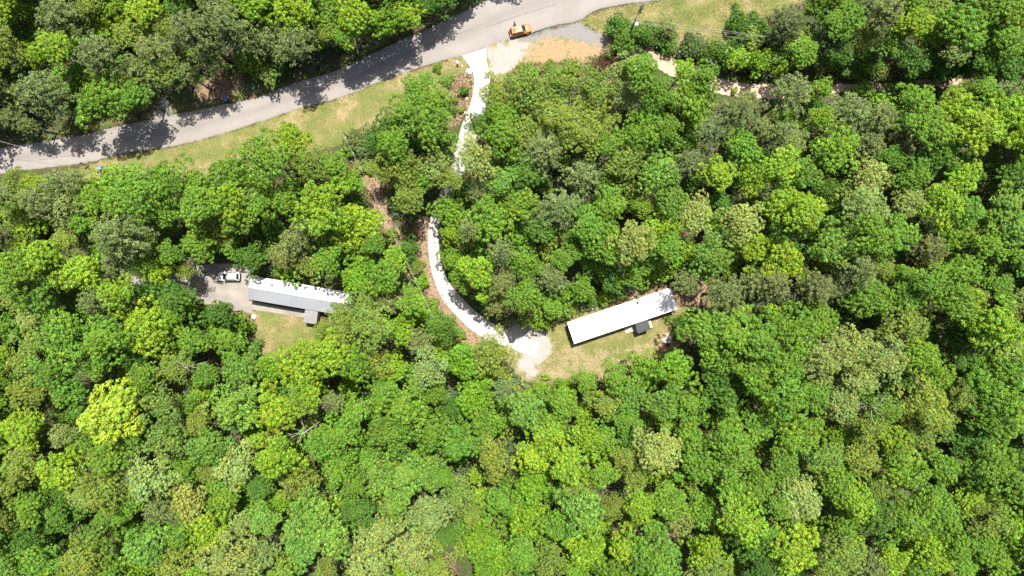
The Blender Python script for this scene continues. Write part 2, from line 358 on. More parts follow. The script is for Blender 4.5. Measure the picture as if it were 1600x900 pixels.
crackline([(790,65),(815,57),(833,51),(850,45),(867,40),(885,37),(905,32.5),(917,25.5),(933,15.5),(950,12),(973,7.5),(1000,4),(1022,1)], 0.75, road)
crackline([(833,51),(848,47),(856,42)], 0.5, road)
crackline([(760,42),(790,32),(830,18),(870,6)], 0.3, road)
crackline([(640,80),(690,62),(740,45)], 0.25, road)
crackline([(60,250),(110,243),(160,233)], 0.25, road)
_tw = np.interp(_tc[:,0], [1000, 1210, 1260, 1700], [11, 11, 7, 6])[:,None]
track = tag(ribbon('dirt_track', (_tc-_nrm*_tw).tolist()[::4], (_tc+_nrm*_tw).tolist()[::4], 0.012, M['track'], 200, 1.3), kind='structure')

# ------------------------------------------------------------------ concrete driveway in poured slabs
drive = tag(empty('driveway', W(680, 400)), kind='structure'); dl = Vector(W(680, 400))
A = smooth_line(DRIVE_L, 1.5); B = smooth_line(DRIVE_R, 1.5); A = arclen(A, 420); B = arclen(B, 420)
NS = 26; per = 420//NS
mcon = M['concrete']
for s in range(NS):
    i0, i1 = s*per, min(419, (s+1)*per) if s < NS-1 else 419
    ii = np.linspace(i0, i1, 9); a = np.c_[np.interp(ii, range(420), A[:,0]), np.interp(ii, range(420), A[:,1])]; b = np.c_[np.interp(ii, range(420), B[:,0]), np.interp(ii, range(420), B[:,1])]
    g = 0.10    # half joint in pixels
    d0 = (a[1]-a[0])/np.linalg.norm(a[1]-a[0]); a[0] += d0*g; b[0] += d0*g; d1 = (a[-1]-a[-2])/np.linalg.norm(a[-1]-a[-2]); a[-1] -= d1*g; b[-1] -= d1*g
    zt = 0.11+random.uniform(-.006, .006); vs = []; fs = []
    for k in range(9):
        pa = Vector(W(*a[k]))-dl; pb = Vector(W(*b[k]))-dl
        vs += [(pa.x, pa.y, -0.05), (pa.x, pa.y, zt), (pb.x, pb.y, zt), (pb.x, pb.y, -0.05)]
    for k in range(8):
        o = 4*k
        for e in range(3): fs.append((o+e, o+e+1, o+e+5, o+e+4))
    fs += [(0,1,2,3), (32,33,34,35)]
    me = bpy.data.meshes.new('slab'); me.from_pydata(vs, [], fs); me.materials.append(mcon)
    bm = bmesh.new(); bm.from_mesh(me); bmesh.ops.recalc_face_normals(bm, faces=bm.faces); bm.to_mesh(me); bm.free()
    link('slab', me, drive)
# parking pad and walkway beside the grey-roofed trailer
pad = tag(flat('parking_pad', PAD, 0.03, M['oldconcrete'], 0.5, sub=8), kind='structure')
st = flat('oil_stain', [(365,471),(368,468.5),(372,470),(374,473),(370,474.5),(366.5,473.5)], 0.035, M['stain'], 0.2, pad)
flat('oil_stain', [(325,459),(332,457),(334,461),(328,464)], 0.035, M['stain'], 0.3, pad)

# ------------------------------------------------------------------ houses
def trailer(name, label, c, L, Wd, rot, slope, roofmat, eave=2.95):
    x, y, z = c; root = empty(name, (x, y, 0), rot); tag(root, label, 'house')
    ov = 0.22; hl, hw = L/2, Wd/2; wl, ww = hl-ov, hw-ov
    # skirting panels and walls
    MB().box(-wl+.02, wl-.02, -ww+.03, ww-.03, 0, 0.62).build('skirting', M['skirt'], root)
    MB().box(-wl, wl, -ww, ww, 0.62, eave-0.02).build('wall', M['siding'], root)
    for s in (-1, 1):
        for k in range(6):
            zz = 0.72+k*0.36
            MB().box(-wl, wl, s*ww-(0 if s > 0 else .02), s*ww+(.02 if s > 0 else 0), zz, zz+0.335).build('siding_board', M['siding'], root)
    rise = hw*math.tan(slope)
    for s in (1, -1):
        m = MB(); t = 0.05; nseg = max(2, int(L/0.23))
        m.add([(-hl, s*hw, eave), (hl, s*hw, eave), (hl, 0, eave+rise), (-hl, 0, eave+rise), (-hl, s*hw, eave-t), (hl, s*hw, eave-t), (hl, 0, eave+rise-t), (-hl, 0, eave+rise-t)],
              [(0,1,2,3), (7,6,5,4), (0,4,5,1), (1,5,6,2), (2,6,7,3), (3,7,4,0)] if s < 0 else [(3,2,1,0), (4,5,6,7), (1,5,4,0), (2,6,5,1), (3,7,6,2), (0,4,7,3)])
        o = m.build('roof_slope', roofmat, root)
        rb = MB(); n = int(L/0.92)
        for k in range(n+1):
            xx = -hl+0.02+(L-0.06)*k/n
            rb.add([(xx, s*hw, eave+.002), (xx+.035, s*hw, eave+.002), (xx+.035, 0, eave+rise+.002), (xx, 0, eave+rise+.002), (xx+.01, s*hw, eave+.024), (xx+.026, s*hw, eave+.024), (xx+.026, 0, eave+rise+.024), (xx+.01, 0, eave+rise+.024)],
                   [(4,5,6,7), (0,4,7,3), (1,2,6,5), (0,1,5,4)])
        rb.build('rib', roofmat, o)
        MB().box(-hl+.005, hl-.005, s*hw-(.03 if s > 0 else -.004), s*hw+(-.004 if s > 0 else .03), eave-0.16, eave-0.053).build('fascia', M['trim'], root)
    MB().add([(-hl-.01, -.14, eave+rise-.14*math.tan(slope)+.03), (hl+.01, -.14, eave+rise-.14*math.tan(slope)+.03), (hl+.01, 0, eave+rise+.035), (-hl-.01, 0, eave+rise+.035), (-hl-.01, .14, eave+rise-.14*math.tan(slope)+.03), (hl+.01, .14, eave+rise-.14*math.tan(slope)+.03)], [(0,1,2,3), (3,2,5,4)]).build('ridge_cap', roofmat, root)
    for e in (-1, 1):
        MB().add([(e*(wl), -ww, eave-.02), (e*wl, ww, eave-.02), (e*wl, 0, eave+rise-.07), (e*(wl-.03), -ww, eave-.02), (e*(wl-.03), ww, eave-.02), (e*(wl-.03), 0, eave+rise-.07)], [(0,1,2), (5,4,3)]).build('gable', M['siding'], root)
        MB().box(e*wl-(.02 if e < 0 else -.0), e*wl+(.02 if e > 0 else 0), -.5, .5, 1.5, 2.4).build('window', M['glass'], root)
    for s in (-1, 1):
        for wx in (-0.36, -0.18, 0.30, 0.42):
            fx = wx*L
            w = MB().box(fx-.5, fx+.5, s*(ww+.035)-.015, s*(ww+.035)+.015, 1.45, 2.4).build('window', M['glass'], root)
            for a0, a1, b0, b1 in ((-.56, .56, 2.4, 2.46), (-.56, .56, 1.38, 1.45), (-.56, -.5, 1.45, 2.4), (.5, .56, 1.45, 2.4)):
                MB().box(fx+a0, fx+a1, s*(ww+.04)-.02, s*(ww+.04)+.02, b0, b1).build('frame', M['trim'], w)
    return root, eave, rise, hl, hw, slope
def vent(root, x, y, zb, mat, r=.09, h=.32):
    MB().lathe([(r*1.6, 0), (r*1.5, .03), (r, .05), (r, h), (r*1.35, h), (r*1.35, h+.07), (0.001, h+.1)], 12, (x, y, zb)).build('roof_vent', mat, root)
def roofz(H, y): return H[1]+H[2]*(1-abs(y)/H[4])

# right: white-roofed trailer
cR = W(972.3, 493.5, 3.05)
HR = trailer('mobile_home', 'long white-roofed trailer home on the right lawn with a dark-roofed porch', cR, 20.8, 4.33, R(18.6), R(6), M['white_metal'])
rt = HR[0]
for vx, vy, mt, r in ((3.6, 1.45, 'dark_metal', .16), (5.9, .1, 'galv', .08), (-9.6, 1.0, 'galv', .08), (4.1, 1.7, 'galv', .1), (-3, -.9, 'white_metal', .09)):
    vent(rt, vx, vy, roofz(HR, vy), M[mt], r)
# porch: deck with planks, posts, dark ribbed roof, stairs
pz = 0.86; x0, x1, y0, y1 = 1.80, 5.25, -4.15, -2.0
dk = empty('porch_deck', (0, 0, 0)); dk.parent = rt
for k in range(int((x1-x0)/0.15)):
    MB().box(x0+k*.15, x0+k*.15+.138, y0, y1, pz-.035, pz).build('plank', M['wood'], dk)
for px_ in (x0+.06, 3.1, 4.3, x1-.06):
    for py_ in (y0+.06, y1-.1): MB().box(px_-.05, px_+.05, py_-.05, py_+.05, 0, pz-.037).build('post', M['greywood'], dk)
MB().box(x0, x1, y0-.04, y0-.002, pz-.2, pz-.01).build('rim_board', M['greywood'], dk)
pr = MB(); rx0, rx1, ry0, ry1, rz0, rz1 = 1.84, 4.40, -4.22, -2.12, 2.62, 2.84
pr.add([(rx0, ry0, rz0), (rx1, ry0, rz0), (rx1, ry1, rz1), (rx0, ry1, rz1), (rx0, ry0, rz0-.06), (rx1, ry0, rz0-.06), (rx1, ry1, rz1-.06), (rx0, ry1, rz1-.06)], [(0,1,2,3), (7,6,5,4), (0,4,5,1), (1,5,6,2), (2,6,7,3), (3,7,4,0)])
pro = pr.build('porch_roof', M['dark_metal'], rt)
for k in range(6):
    xx = rx0+.1+k*(rx1-rx0-.25)/5
    MB().add([(xx, ry0, rz0+.003), (xx+.05, ry0, rz0+.003), (xx+.05, ry1, rz1+.003), (xx, ry1, rz1+.003), (xx+.012, ry0, rz0+.035), (xx+.038, ry0, rz0+.035), (xx+.038, ry1, rz1+.035), (xx+.012, ry1, rz1+.035)], [(4,5,6,7), (0,4,7,3), (1,2,6,5), (0,1,5,4)]).build('rib', M['dark_metal'], pro)
for px_ in (rx0+.12, rx1-.12): MB().box(px_-.05, px_+.05, ry0+.1, ry0+.2, pz, rz0-.05).build('porch_post', M['greywood'], rt)
MB().box(x0+.03, x0+.08, y0+.1, y0+1.1, pz+.85, pz+.92).build('handrail', M['greywood'], rt)
MB().box(x0+.1, rx1, y0+.03, y0+.08, pz+.85, pz+.92).build('handrail', M['greywood'], rt)
stp = empty('stairs', (0, 0, 0)); stp.parent = rt
for k in range(6):
    sx = x0-.30*(k+1); sz = pz-.135*(k+1)
    MB().box(sx+.02, sx+.27, -3.75, -2.65, sz-.045, sz).build('tread', M['greywood'], stp)
for yy in (-3.80, -2.63):
    MB().add([(x0-.03, yy, pz-.05), (x0-1.8, yy, 0.02), (x0-1.62, yy, 0.0), (x0-.03, yy, pz-.3), (x0-.03, yy+.03, pz-.05), (x0-1.8, yy+.03, 0.02), (x0-1.62, yy+.03, 0), (x0-.03, yy+.03, pz-.3)], [(0,1,2,3), (7,6,5,4), (0,4,5,1), (1,5,6,2), (2,6,7,3), (3,7,4,0)]).build('stringer', M['greywood'], stp)
d = MB().box(2.6, 3.5, -1.985, -1.945, .66, 2.62).build('door', M['trim'], rt); MB().box(3.36, 3.41, -2.03, -1.987, 1.6, 1.72).build('handle', M['rim'], d)

# left: grey metal gable roof trailer
cL = W(469, 462.7, 3.2)
HL = trailer('mobile_home', 'trailer home with a grey metal gable roof beside the concrete parking pad', cL, 19.8, 4.56, R(-9.7), R(14), M['galv'])
lt = HL[0]
vent(lt, -5.6, 1.2, roofz(HL, 1.2), M['dark_metal'], .11); vent(lt, 2.2, .8, roofz(HL, .8), M['galv'], .08)
lx0, lx1, ly0, ly1 = 1.25, 3.75, -4.85, -2.36
pm = MB(); a, b = 2.60, 2.83
pm.add([(lx0, ly0, a), (lx1, ly0, a), (lx1, ly1, b), (lx0, ly1, b), (lx0, ly0, a-.07), (lx1, ly0, a-.07), (lx1, ly1, b-.07), (lx0, ly1, b-.07)], [(0,1,2,3), (7,6,5,4), (0,4,5,1), (1,5,6,2), (2,6,7,3), (3,7,4,0)])
pro = pm.build('porch_roof', M['porch_galv'], lt)
for k in range(4):
    xx = lx0+.02+k*(lx1-lx0-.08)/3
    MB().add([(xx, ly0, a+.003), (xx+.04, ly0, a+.003), (xx+.04, ly1, b+.003), (xx, ly1, b+.003), (xx+.01, ly0, a+.03), (xx+.03, ly0, a+.03), (xx+.03, ly1, b+.03), (xx+.01, ly1, b+.03)], [(4,5,6,7), (0,4,7,3), (1,2,6,5), (0,1,5,4)]).build('rib', M['porch_galv'], pro)
for px_ in (lx0+.1, lx1-.1): MB().box(px_-.05, px_+.05, ly0+.08, ly0+.18, 0, a-.06).build('porch_post', M['trim'], lt)
dk = empty('porch_deck', (0, 0, 0)); dk.parent = lt
for k in range(int((lx1-lx0)/.15)): MB().box(lx0+k*.15, lx0+k*.15+.138, ly0+.1, ly1+.15, .6, .64).build('plank', M['greywood'], dk)
stp = empty('stairs', (0, 0, 0)); stp.parent = lt
for k in range(3): MB().box(lx0-.28*(k+1), lx0-.28*(k+1)+.25, -3.9, -2.9, .44-.17*k-.05, .44-.17*k).build('tread', M['greywood'], stp)
d = MB().box(2.0, 2.9, -2.10, -2.062, .66, 2.62).build('door', M['trim'], lt); MB().box(2.76, 2.81, -2.14, -2.102, 1.6, 1.72).build('handle', M['rim'], d)
WALK = [(386,470),(397,471),(430,478),(478,486),(480,492),(476,496),(430,489),(388,482)]
tag(flat('walkway', WALK, 0.036, M['oldconcrete'], 0.15, sub=6), kind='structure')

# ------------------------------------------------------------------ cars
def car(name, label, c, rot, paintm, L=4.4, Wd=1.82, H=1.66, sunroof=False, rails=False, open_door=False, flip_hood=False):
    root = empty(name, c, rot); tag(root, label, 'car')
    hl, hw = L/2, Wd/2
    # lower body lofted along x
    st = [(-1.0, .74, .42, .86), (-.985, .86, .32, .98), (-.93, .95, .24, 1.04), (-.8, .985, .22, 1.06), (-.4, 1.0, .2, 1.05), (0, 1.0, .2, 1.03), (.36, .995, .2, 1.02), (.55, .985, .2, 1.0), (.78, .965, .2, .93), (.9, .90, .22, .86), (.965, .80, .28, .77), (1.0, .62, .38, .66)]
    vs = []; fs = []
    for (fx, fw, zl, zb) in st:
        w = hw*fw
        prof = [(-.88, zl), (-.99, zl+.14), (-1.0, (zl+zb)/2), (-.975, zb-.10), (-.90, zb-.02), (-.6, zb+.025), (0, zb+.045), (.6, zb+.025), (.90, zb-.02), (.975, zb-.10), (1.0, (zl+zb)/2), (.99, zl+.14), (.88, zl)]
        vs += [(fx*hl, q*w, z) for q, z in prof]
    n = 13
    for i in range(len(st)-1):
        for k in range(n-1): fs.append((i*n+k, i*n+k+1, (i+1)*n+k+1, (i+1)*n+k))
        fs.append((i*n+n-1, i*n, (i+1)*n, (i+1)*n+n-1))
    fs.append(tuple(range(n))); fs.append(tuple(range((len(st)-1)*n+n-1, (len(st)-1)*n-1, -1)))
    m = MB(); m.add(vs, [f[::-1] for f in fs], True); body = m.build('body', paintm, root)
    # cabin: rings at belt and roof
    zb, zr = 1.03, H
    belt = [(-.955*hl, .80*hw), (-.86*hl, .90*hw), (0, .925*hw), (.34*hl, .90*hw), (.47*hl, .74*hw)]
    roof = [(-.80*hl, .58*hw), (-.74*hl, .68*hw), (-.1*hl, .72*hw), (.05*hl, .70*hw), (.13*hl, .58*hw)]
    def ring(pts, z, k=0): return [(x, y, z) for x, y in pts]+[(x, -y, z) for x, y in pts[::-1]]
    rb, rr = ring(belt, zb-.03), ring(roof, zr-.05); rt_ = [(x*.96-.01*hl, y*.93, zr) for x, y, z in rr]
    m = MB(); nn = len(rb); vs = rb+rr+rt_; fs = []
    for i in range(nn):
        j = (i+1) % nn; fs += [(i, i+nn, j+nn, j), (i+nn, i+2*nn, j+2*nn, j+nn)]
    m.add(vs, fs, True); m.build('cabin', paintm, root)
    top = MB(); c0 = (-.33*hl, 0, zr+.035); top.add(rt_+[c0], [(i, nn, (i+1) % nn) for i in range(nn)], True); top.build('roof', paintm, root)
    def pane(nm, a, b, cc, dd, off=.012, ins=.07):
        P = [Vector(p) for p in (a, b, cc, dd)]; ctr = sum(P, Vector())/4; nrm = (P[1]-P[0]).cross(P[3]-P[0]).normalized()
        if nrm.dot(ctr-Vector((-.2*hl, 0, .9))) < 0: nrm = -nrm
        Q = [p+(ctr-p).normalized()*ins+nrm*off for p in P]; Q2 = [q-nrm*.03 for q in Q]
        MB().add(Q+Q2, [(0,1,2,3), (7,6,5,4), (0,4,5,1), (1,5,6,2), (2,6,7,3), (3,7,4,0)]).build(nm, M['glass'], root)
    pane('windshield', rb[4], rb[5], rr[5], rr[4], .03, .05)
    pane('rear_window', rb[0], rb[9], rr[9], rr[0], .025, .08)
    for s in (0, 1):
        g = (lambda i: i) if s == 0 else (lambda i: 9-i)
        pane('side_window', rb[g(2)], rb[g(3)], rr[g(3)], rr[g(2)]); 
        mb = tuple((Vector(rb[g(1)])+Vector(rb[g(2)]))/2); mr = tuple((Vector(rr[g(1)])+Vector(rr[g(2)]))/2)
        pane('side_window', mb, rb[g(2)], rr[g(2)], mr); pane('side_window', rb[g(1)], mb, mr, rr[g(1)])
    if sunroof: bevel(MB().box(-.72*hl, -.44*hl, -.38*hw, .38*hw, zr+.01, zr+.045).build('sunroof', M['glass'], root), .02)
    if rails:
        for s in (-1, 1): MB().tube([(-.72*hl, s*.60*hw, zr-.01), (-.68*hl, s*.60*hw, zr+.07), (-.02*hl, s*.60*hw, zr+.07), (.04*hl, s*.60*hw, zr-.01)], .025, 6).build('roof_rail', M['black'], root)
    for s in (-1, 1):
        for fx in (-.62, .61):
            wh = MB().lathe([(.33, -.11), (.345, -.06), (.345, .06), (.33, .11), (.22, .11), (.22, -.11), (.33, -.11)], 18, (fx*hl, s*(hw-.12), .345), 'y').build('wheel', M['rubber'], root)
            MB().lathe([(.001, .05), (.06, .06), (.2, .05), (.22, .09), (.22, -.09)], 14, (fx*hl, s*(hw-.12)+(.02 if s > 0 else -.12), .345), 'y').build('rim', M['rim'], wh)
        bevel(MB().box(.30*hl, .38*hl, s*hw*1.0 if s > 0 else -hw*1.0-.17, hw*1.0+.17 if s > 0 else -hw*1.0, 1.0, 1.16).build('mirror', paintm, root), .03)
        MB().add([(.93*hl, s*.60*hw, .74), (.985*hl, s*.52*hw, .70), (.955*hl, s*.78*hw, .70), (.86*hl, s*.87*hw, .80), (.93*hl, s*.60*hw, .80), (.975*hl, s*.54*hw, .755), (.95*hl, s*.78*hw, .755), (.85*hl, s*.86*hw, .885)], [(0,1,2,3), (7,6,5,4), (0,4,5,1), (1,5,6,2), (2,6,7,3), (3,7,4,0)]).build('headlight', M['lens'], root)
        MB().box(-1.0*hl-.005, -.955*hl, s*.58*hw if s > 0 else -.84*hw, .84*hw if s > 0 else -.58*hw, .72, .98).build('taillight', M['redlens'], root)
    bevel(MB().box(-hl-.05, -hl+.1, -.72*hw, .72*hw, .36, .6).build('bumper', M['black'], root), .04)
    MB().box(.37*hl, .50*hl, -.6*hw, .6*hw, 1.045, 1.07).build('wiper_cowl', M['black'], root)
    if open_door:
        dr = MB().add([(-.30*hl, hw+.01, .3), (-.36*hl, hw+.95, .3), (-.36*hl, hw+.95, 1.0), (-.34*hl, hw+.70, 1.5), (-.30*hl, hw+.1, 1.55), (-.30*hl, hw+.01, 1.0)]+[(-.30*hl-.09, hw+.01, .3), (-.36*hl-.09, hw+.95, .3), (-.36*hl-.09, hw+.95, 1.0), (-.34*hl-.07, hw+.70, 1.5), (-.30*hl-.07, hw+.1, 1.55), (-.30*hl-.09, hw+.01, 1.0)],
            [(0,1,2,3,4,5), (11,10,9,8,7,6)]+[(i, i+6, (i+1) % 6+6, (i+1) % 6) for i in range(6)]).build('door', M['black'], root)
    return root
car('parked_car', 'orange sport utility vehicle with sunroof stopped at the edge of the road', W(813, 47, .8)[:2]+(.02,), R(14.5), M['orange'], 4.25, 1.8, 1.66, True, False, True)
car('parked_car', 'silver white hatchback parked in tree shade on the concrete pad', W(357.5, 432, .8)[:2]+(.03,), R(180-1), M['silver'], 4.25, 1.76, 1.6, False, True)

# ------------------------------------------------------------------ poles, wires, small things
def pole(name, label, base, h, cat='utility pole', r=.15):
    root = empty(name, base); tag(root, label, cat)
    MB().tube([(0, 0, 0), (0, 0, h*.5), (0, 0, h)], [r, r*.85, r*.68], 10).build('pole_shaft', M['polewood'], root)
    return root
def pole_at(pxt, pyt, h): return W(pxt, pyt, h)[:2]+(0,)
p1b = pole_at(994, 29, 10.2); p1 = pole('utility_pole', 'dark wooden utility pole with white lamp dome at the grass field', p1b, 10.2, r=.2)
MB().tube([(-.55, -.35, 9.3), (.55, .35, 9.3)], .05, 8).build('crossarm', M['greywood'], p1)
MB().lathe([(.05, .12), (.30, .06), (.36, -.08), (.30, -.2), (.05, -.24)], 16, (.28, -.55, 9.2)).build('lamp_dome', M['ceramic'], p1)
MB().tube([(0, 0, 9.2), (.28, -.55, 9.35)], .03, 6).build('lamp_arm', M['wire'], p1)
for dx, dy in ((-.5, -.32), (-.25, -.16), (.5, .32)): MB().lathe([(.03, 0), (.07, .05), (.07, .12), (.02, .16)], 8, (dx, dy, 9.35)).build('insulator', M['ceramic'], p1)
p2b = pole_at(533.5, 205, 9.6); p2 = pole('utility_pole', 'dark wooden utility pole leaning out of brush below the road', p2b, 9.6)
MB().lathe([(.03, 0), (.07, .06), (.07, .14), (.02, .18)], 8, (0, 0, 9.6)).build('insulator', M['ceramic'], p2)
MB().tube([(.14, .02, 8.8), (.14, .02, 6)], .02, 6).build('ground_wire', M['wire'], p2)
p3b = (W(705, 551)[0], W(705, 551)[1], 0); p3 = pole('meter_pole', 'thin dark pole with white lamp beside the curve of the driveway', p3b, 6.2, 'pole', .13)
# the pole leans a little up the photo
p3.rotation_euler = (R(-14), R(-2), 0)
MB().lathe([(.05, .1), (.22, .05), (.26, -.06), (.20, -.14), (.04, -.18)], 14, (-.22, .1, 6.0)).build('lamp_dome', M['ceramic'], p3)
MB().box(-.15, .25, .12, .22, 5.9, 6.4).build('meter_box', M['ceramic'], p3)
p4b = pole_at(-52, 205, 9.5)
def wire(a, b, sag, label, r=.022):
    a, b = Vector(a), Vector(b); mid = (a+b)/2
    pts = [tuple(a.lerp(b, t)-mid-Vector((0, 0, sag*4*t*(1-t)))) for t in np.linspace(0, 1, 25)]
    o = MB().tube(pts, r, 5).build('power_line', M['wire'], None, tuple(mid)); return tag(o, label, 'wire', 'overhead wires')
p1t = Vector(p1b); e1 = W(1345, 22, 9.6)
for k, (ox, oy, zz, lab) in enumerate(((-.5, -.32, 9.5, 'upper'), (.5, .32, 9.5, 'middle'), (0, 0, 8.2, 'lower'))):
    end = W(1640, 96+k*11, 9.0-k*.3)
    wire(p1t+Vector((ox, oy, zz)), end, 1.2, '%s of three overhead wires running right from the pole by the field' % lab, .014)
wire(Vector(p2b)+Vector((0, 0, 9.7)), Vector(p3b)+Vector((-.2, 1.4, 6.1)), 1.4, 'overhead wire through the cleared strip between the two dark poles', .016)
wire(Vector(p2b)+Vector((.1, 0, 8.9)), Vector(p3b)+Vector((-.1, 1.3, 5.6)), 1.5, 'slightly lower second wire through the cleared strip between the dark poles', .012)
wire(W(-60, 205, 8.5), W(139, 257, 2.2), .5, 'overhead wire crossing the left end of the road', .018)
# mailbox posts and others
def mailbox(label, px, py, mat, rz=0.0, post='greywood'):
    x, y, _ = W(px, py, 1.1); root = empty('mailbox', (x, y, 0), rz); tag(root, label, 'mailbox')
    MB().box(-.06, .06, -.06, .06, 0, 1.02).build('post', M[post], root)
    bm = MB(); prof = [(-.16, 0), (.16, 0), (.16, .16), (.11, .27), (0, .31), (-.11, .27), (-.16, .16)]
    vs = [(x_, -.3, 1.03+z_) for x_, z_ in prof]+[(x_, .3, 1.03+z_) for x_, z_ in prof]
    bm.add(vs, [tuple(range(6, -1, -1)), tuple(range(7, 14))]+[(i, (i+1) % 7, (i+1) % 7+7, i+7)[::-1] for i in range(7)]); bm.build('box', M[mat], root)
    MB().box(.165, .18, -.1, -.06, 1.15, 1.4).build('flag', M['redlens'], root); return root
mailbox('white mailbox on a post beside the driveway mouth', 714.7, 97, 'ceramic', .4)
x, y, _ = W(138.5, 259.5); mp = empty('marker_post', (x, y, 0)); tag(mp, 'dark crooked post with arm at the lower road edge', 'post')
MB().tube([(0, 0, 0), (-.12, .05, .9), (-.3, .28, 1.9)], [.10, .09, .08], 8).build('post', M['polewood'], mp)
MB().box(-.55, -.12, .15, .42, 1.65, 1.95).build('box', M['black'], mp)
MB().tube([(-.1, .05, .8), (.45, -.25, 1.05)], .07, 6).build('arm', M['polewood'], mp)
for k, (px, py) in enumerate(((999.2, 16), (1002.3, 14.5))):
    x, y, _ = W(px, py); o = empty('mailbox', (x, y, 0), R(-12)); tag(o, ['left', 'right'][k]+' one of two dark mailboxes on posts in the grass by the road', 'mailbox')
    MB().box(-.05, .05, -.05, .05, 0, 1.0).build('post', M['polewood'], o)
    prof = [(-.13, 0), (.13, 0), (.13, .15), (.08, .24), (0, .27), (-.08, .24), (-.13, .15)]
    MB().add([(a_, -.42, 1.0+b_) for a_, b_ in prof]+[(a_, .42, 1.0+b_) for a_, b_ in prof], [tuple(range(6, -1, -1)), tuple(range(7, 14))]+[(i, (i+1) % 7, (i+1) % 7+7, i+7)[::-1] for i in range(7)]).build('box', M['black'], o)
def bin_(label, px, py, mat, h=1.0, r=.42, name='trash_bin'):
    x, y, _ = W(px, py, h); root = empty(name, (x, y, 0), .3); tag(root, label, 'bin')
    MB().add([(-r*.75, -r*.75, .06), (r*.75, -r*.75, .06), (r*.75, r*.75, .06), (-r*.75, r*.75, .06), (-r, -r, h), (r, -r, h), (r, r, h), (-r, r, h)], [(3,2,1,0), (4,5,6,7), (0,1,5,4), (1,2,6,5), (2,3,7,6), (3,0,4,7)]).build('body', M[mat], root)
    bevel(MB().add([(-r*1.08, -r*1.08, h+.005), (r*1.08, -r*1.08, h+.005), (r*1.08, r*1.08, h+.005), (-r*1.08, r*1.08, h+.005), (-r*.9, -r*.9, h+.1), (r*.9, -r*.9, h+.1), (r*.9, r*.9, h+.13), (-r*.9, r*.9, h+.13)], [(3,2,1,0), (4,5,6,7), (0,1,5,4), (1,2,6,5), (2,3,7,6), (3,0,4,7)]).build('lid', M[mat], root), .04)
    for s in (-1, 1): MB().lathe([(.001, -.03), (.1, -.03), (.1, .03), (.001, .03)], 10, (s*r*.6, r*.8, .1), 'y').build('wheel', M['rubber'], root)
    MB().tube([(-r*.7, r*1.15, h), (r*.7, r*1.15, h)], .025, 6).build('handle', M['black'], root)
bin_('dark blue wheeled bin under trees at the upper edge of the road', 351.5, 154.5, 'blue', 1.0, .46)
bin_('faded light blue bin in the verge near the crooked post', 155, 262.5, 'paleblue', 1.0, .36)
def boulder(label, px, py, r, mat='rock', h=.5, name='rock'):
    bm = bmesh.new(); bmesh.ops.create_icosphere(bm, subdivisions=2, radius=1); rr = random.Random(int(px*7+py))
    for v in bm.verts: v.co *= rr.uniform(.8, 1.12); v.co.x *= r; v.co.y *= r*rr.uniform(.85, 1); v.co.z *= r*h
    me = bpy.data.meshes.new(name); bm.to_mesh(me); bm.free(); me.materials.append(M[mat])
    x, y, _ = W(px, py); return tag(link(name, me, None, (x, y, r*h*.6), (0, 0, rr.uniform(0, 6))), label, 'rock')
boulder('small pale rock between white mailbox and driveway', 722.5, 103, .22)
boulder('large flat white rock against the left edge of the driveway mouth', 732.5, 112, .62, 'ceramic', .25)
boulder('tan rock in the bare soil right of the round green bush by the driveway', 729.5, 154, .3)
boulder('tan rock lowest in the bare soil strip left of the driveway', 727, 176, .28)
# fire pit, barrel
x, y, _ = W(1042.5, 530); fp = empty('fire_pit', (x, y, 0)); tag(fp, 'round pale ash fire pit ringed with stones on the right lawn', 'fire pit')
MB().lathe([(.001, .06), (.55, .055), (.8, .03), (.9, .0)], 24).build('ash_bed', M['ash'], fp)
for k in range(15):
    t = 2*math.pi*k/15; bm = bmesh.new(); bmesh.ops.create_icosphere(bm, subdivisions=1, radius=.15)
    for v in bm.verts: v.co *= random.uniform(.75, 1.15); v.co.z *= .7
    me = bpy.data.meshes.new('stone'); bm.to_mesh(me); bm.free(); me.materials.append(M['rock'])
    link('stone', me, fp, (math.cos(t)*.95, math.sin(t)*.95, .07), (0, 0, t))
x, y, _ = W(1043.2, 538.5, .6); fb = empty('burn_barrel', (x, y, 0)); tag(fb, 'black open burn barrel standing below the fire pit', 'barrel')
MB().lathe([(.29, 0), (.29, .28), (.305, .3), (.29, .32), (.29, .58), (.305, .6), (.29, .62), (.29, .87), (.31, .89), (.27, .89), (.26, .2), (.001, .18)], 18).build('drum', M['black'], fb)
# things behind the right trailer
def local(root, lx, ly): c_, s_ = math.cos(root.rotation_euler.z), math.sin(root.rotation_euler.z); return (root.location.x+lx*c_-ly*s_, root.location.y+lx*s_+ly*c_, 0)
ac = empty('air_conditioner', local(rt, -2.3, 2.95), R(18.6)); tag(ac, 'white air conditioner unit behind the white-roofed trailer', 'appliance')
bevel(MB().box(-.42, .42, -.4, .4, .08, .85).build('cabinet', M['ceramic'], ac), .03)
MB().lathe([(.001, .86), (.3, .86), (.32, .87), (.32, .853)], 18).build('fan_grille', M['dark_metal'], ac); MB().box(-.5, .5, -.48, .48, 0, .08).build('base_pad', M['oldconcrete'], ac)
gb = empty('propane_tank', local(rt, -4.75, 2.9), R(18.6)); tag(gb, 'small grey cylinder tank lying behind the white-roofed trailer', 'tank')
MB().tube([(-.62, 0, .45), (-.55, 0, .45), (.55, 0, .45), (.62, 0, .45)], [.12, .26, .26, .12], 14).build('cylinder', M['galv'], gb)
for s in (-1, 1): MB().box(s*.35-.05, s*.35+.05, -.2, .2, 0, .22).build('foot', M['galv'], gb)
a_, b_ = Vector(W(986, 441, .3)), Vector(W(998, 466.5, .3)); mid = (a_+b_)/2
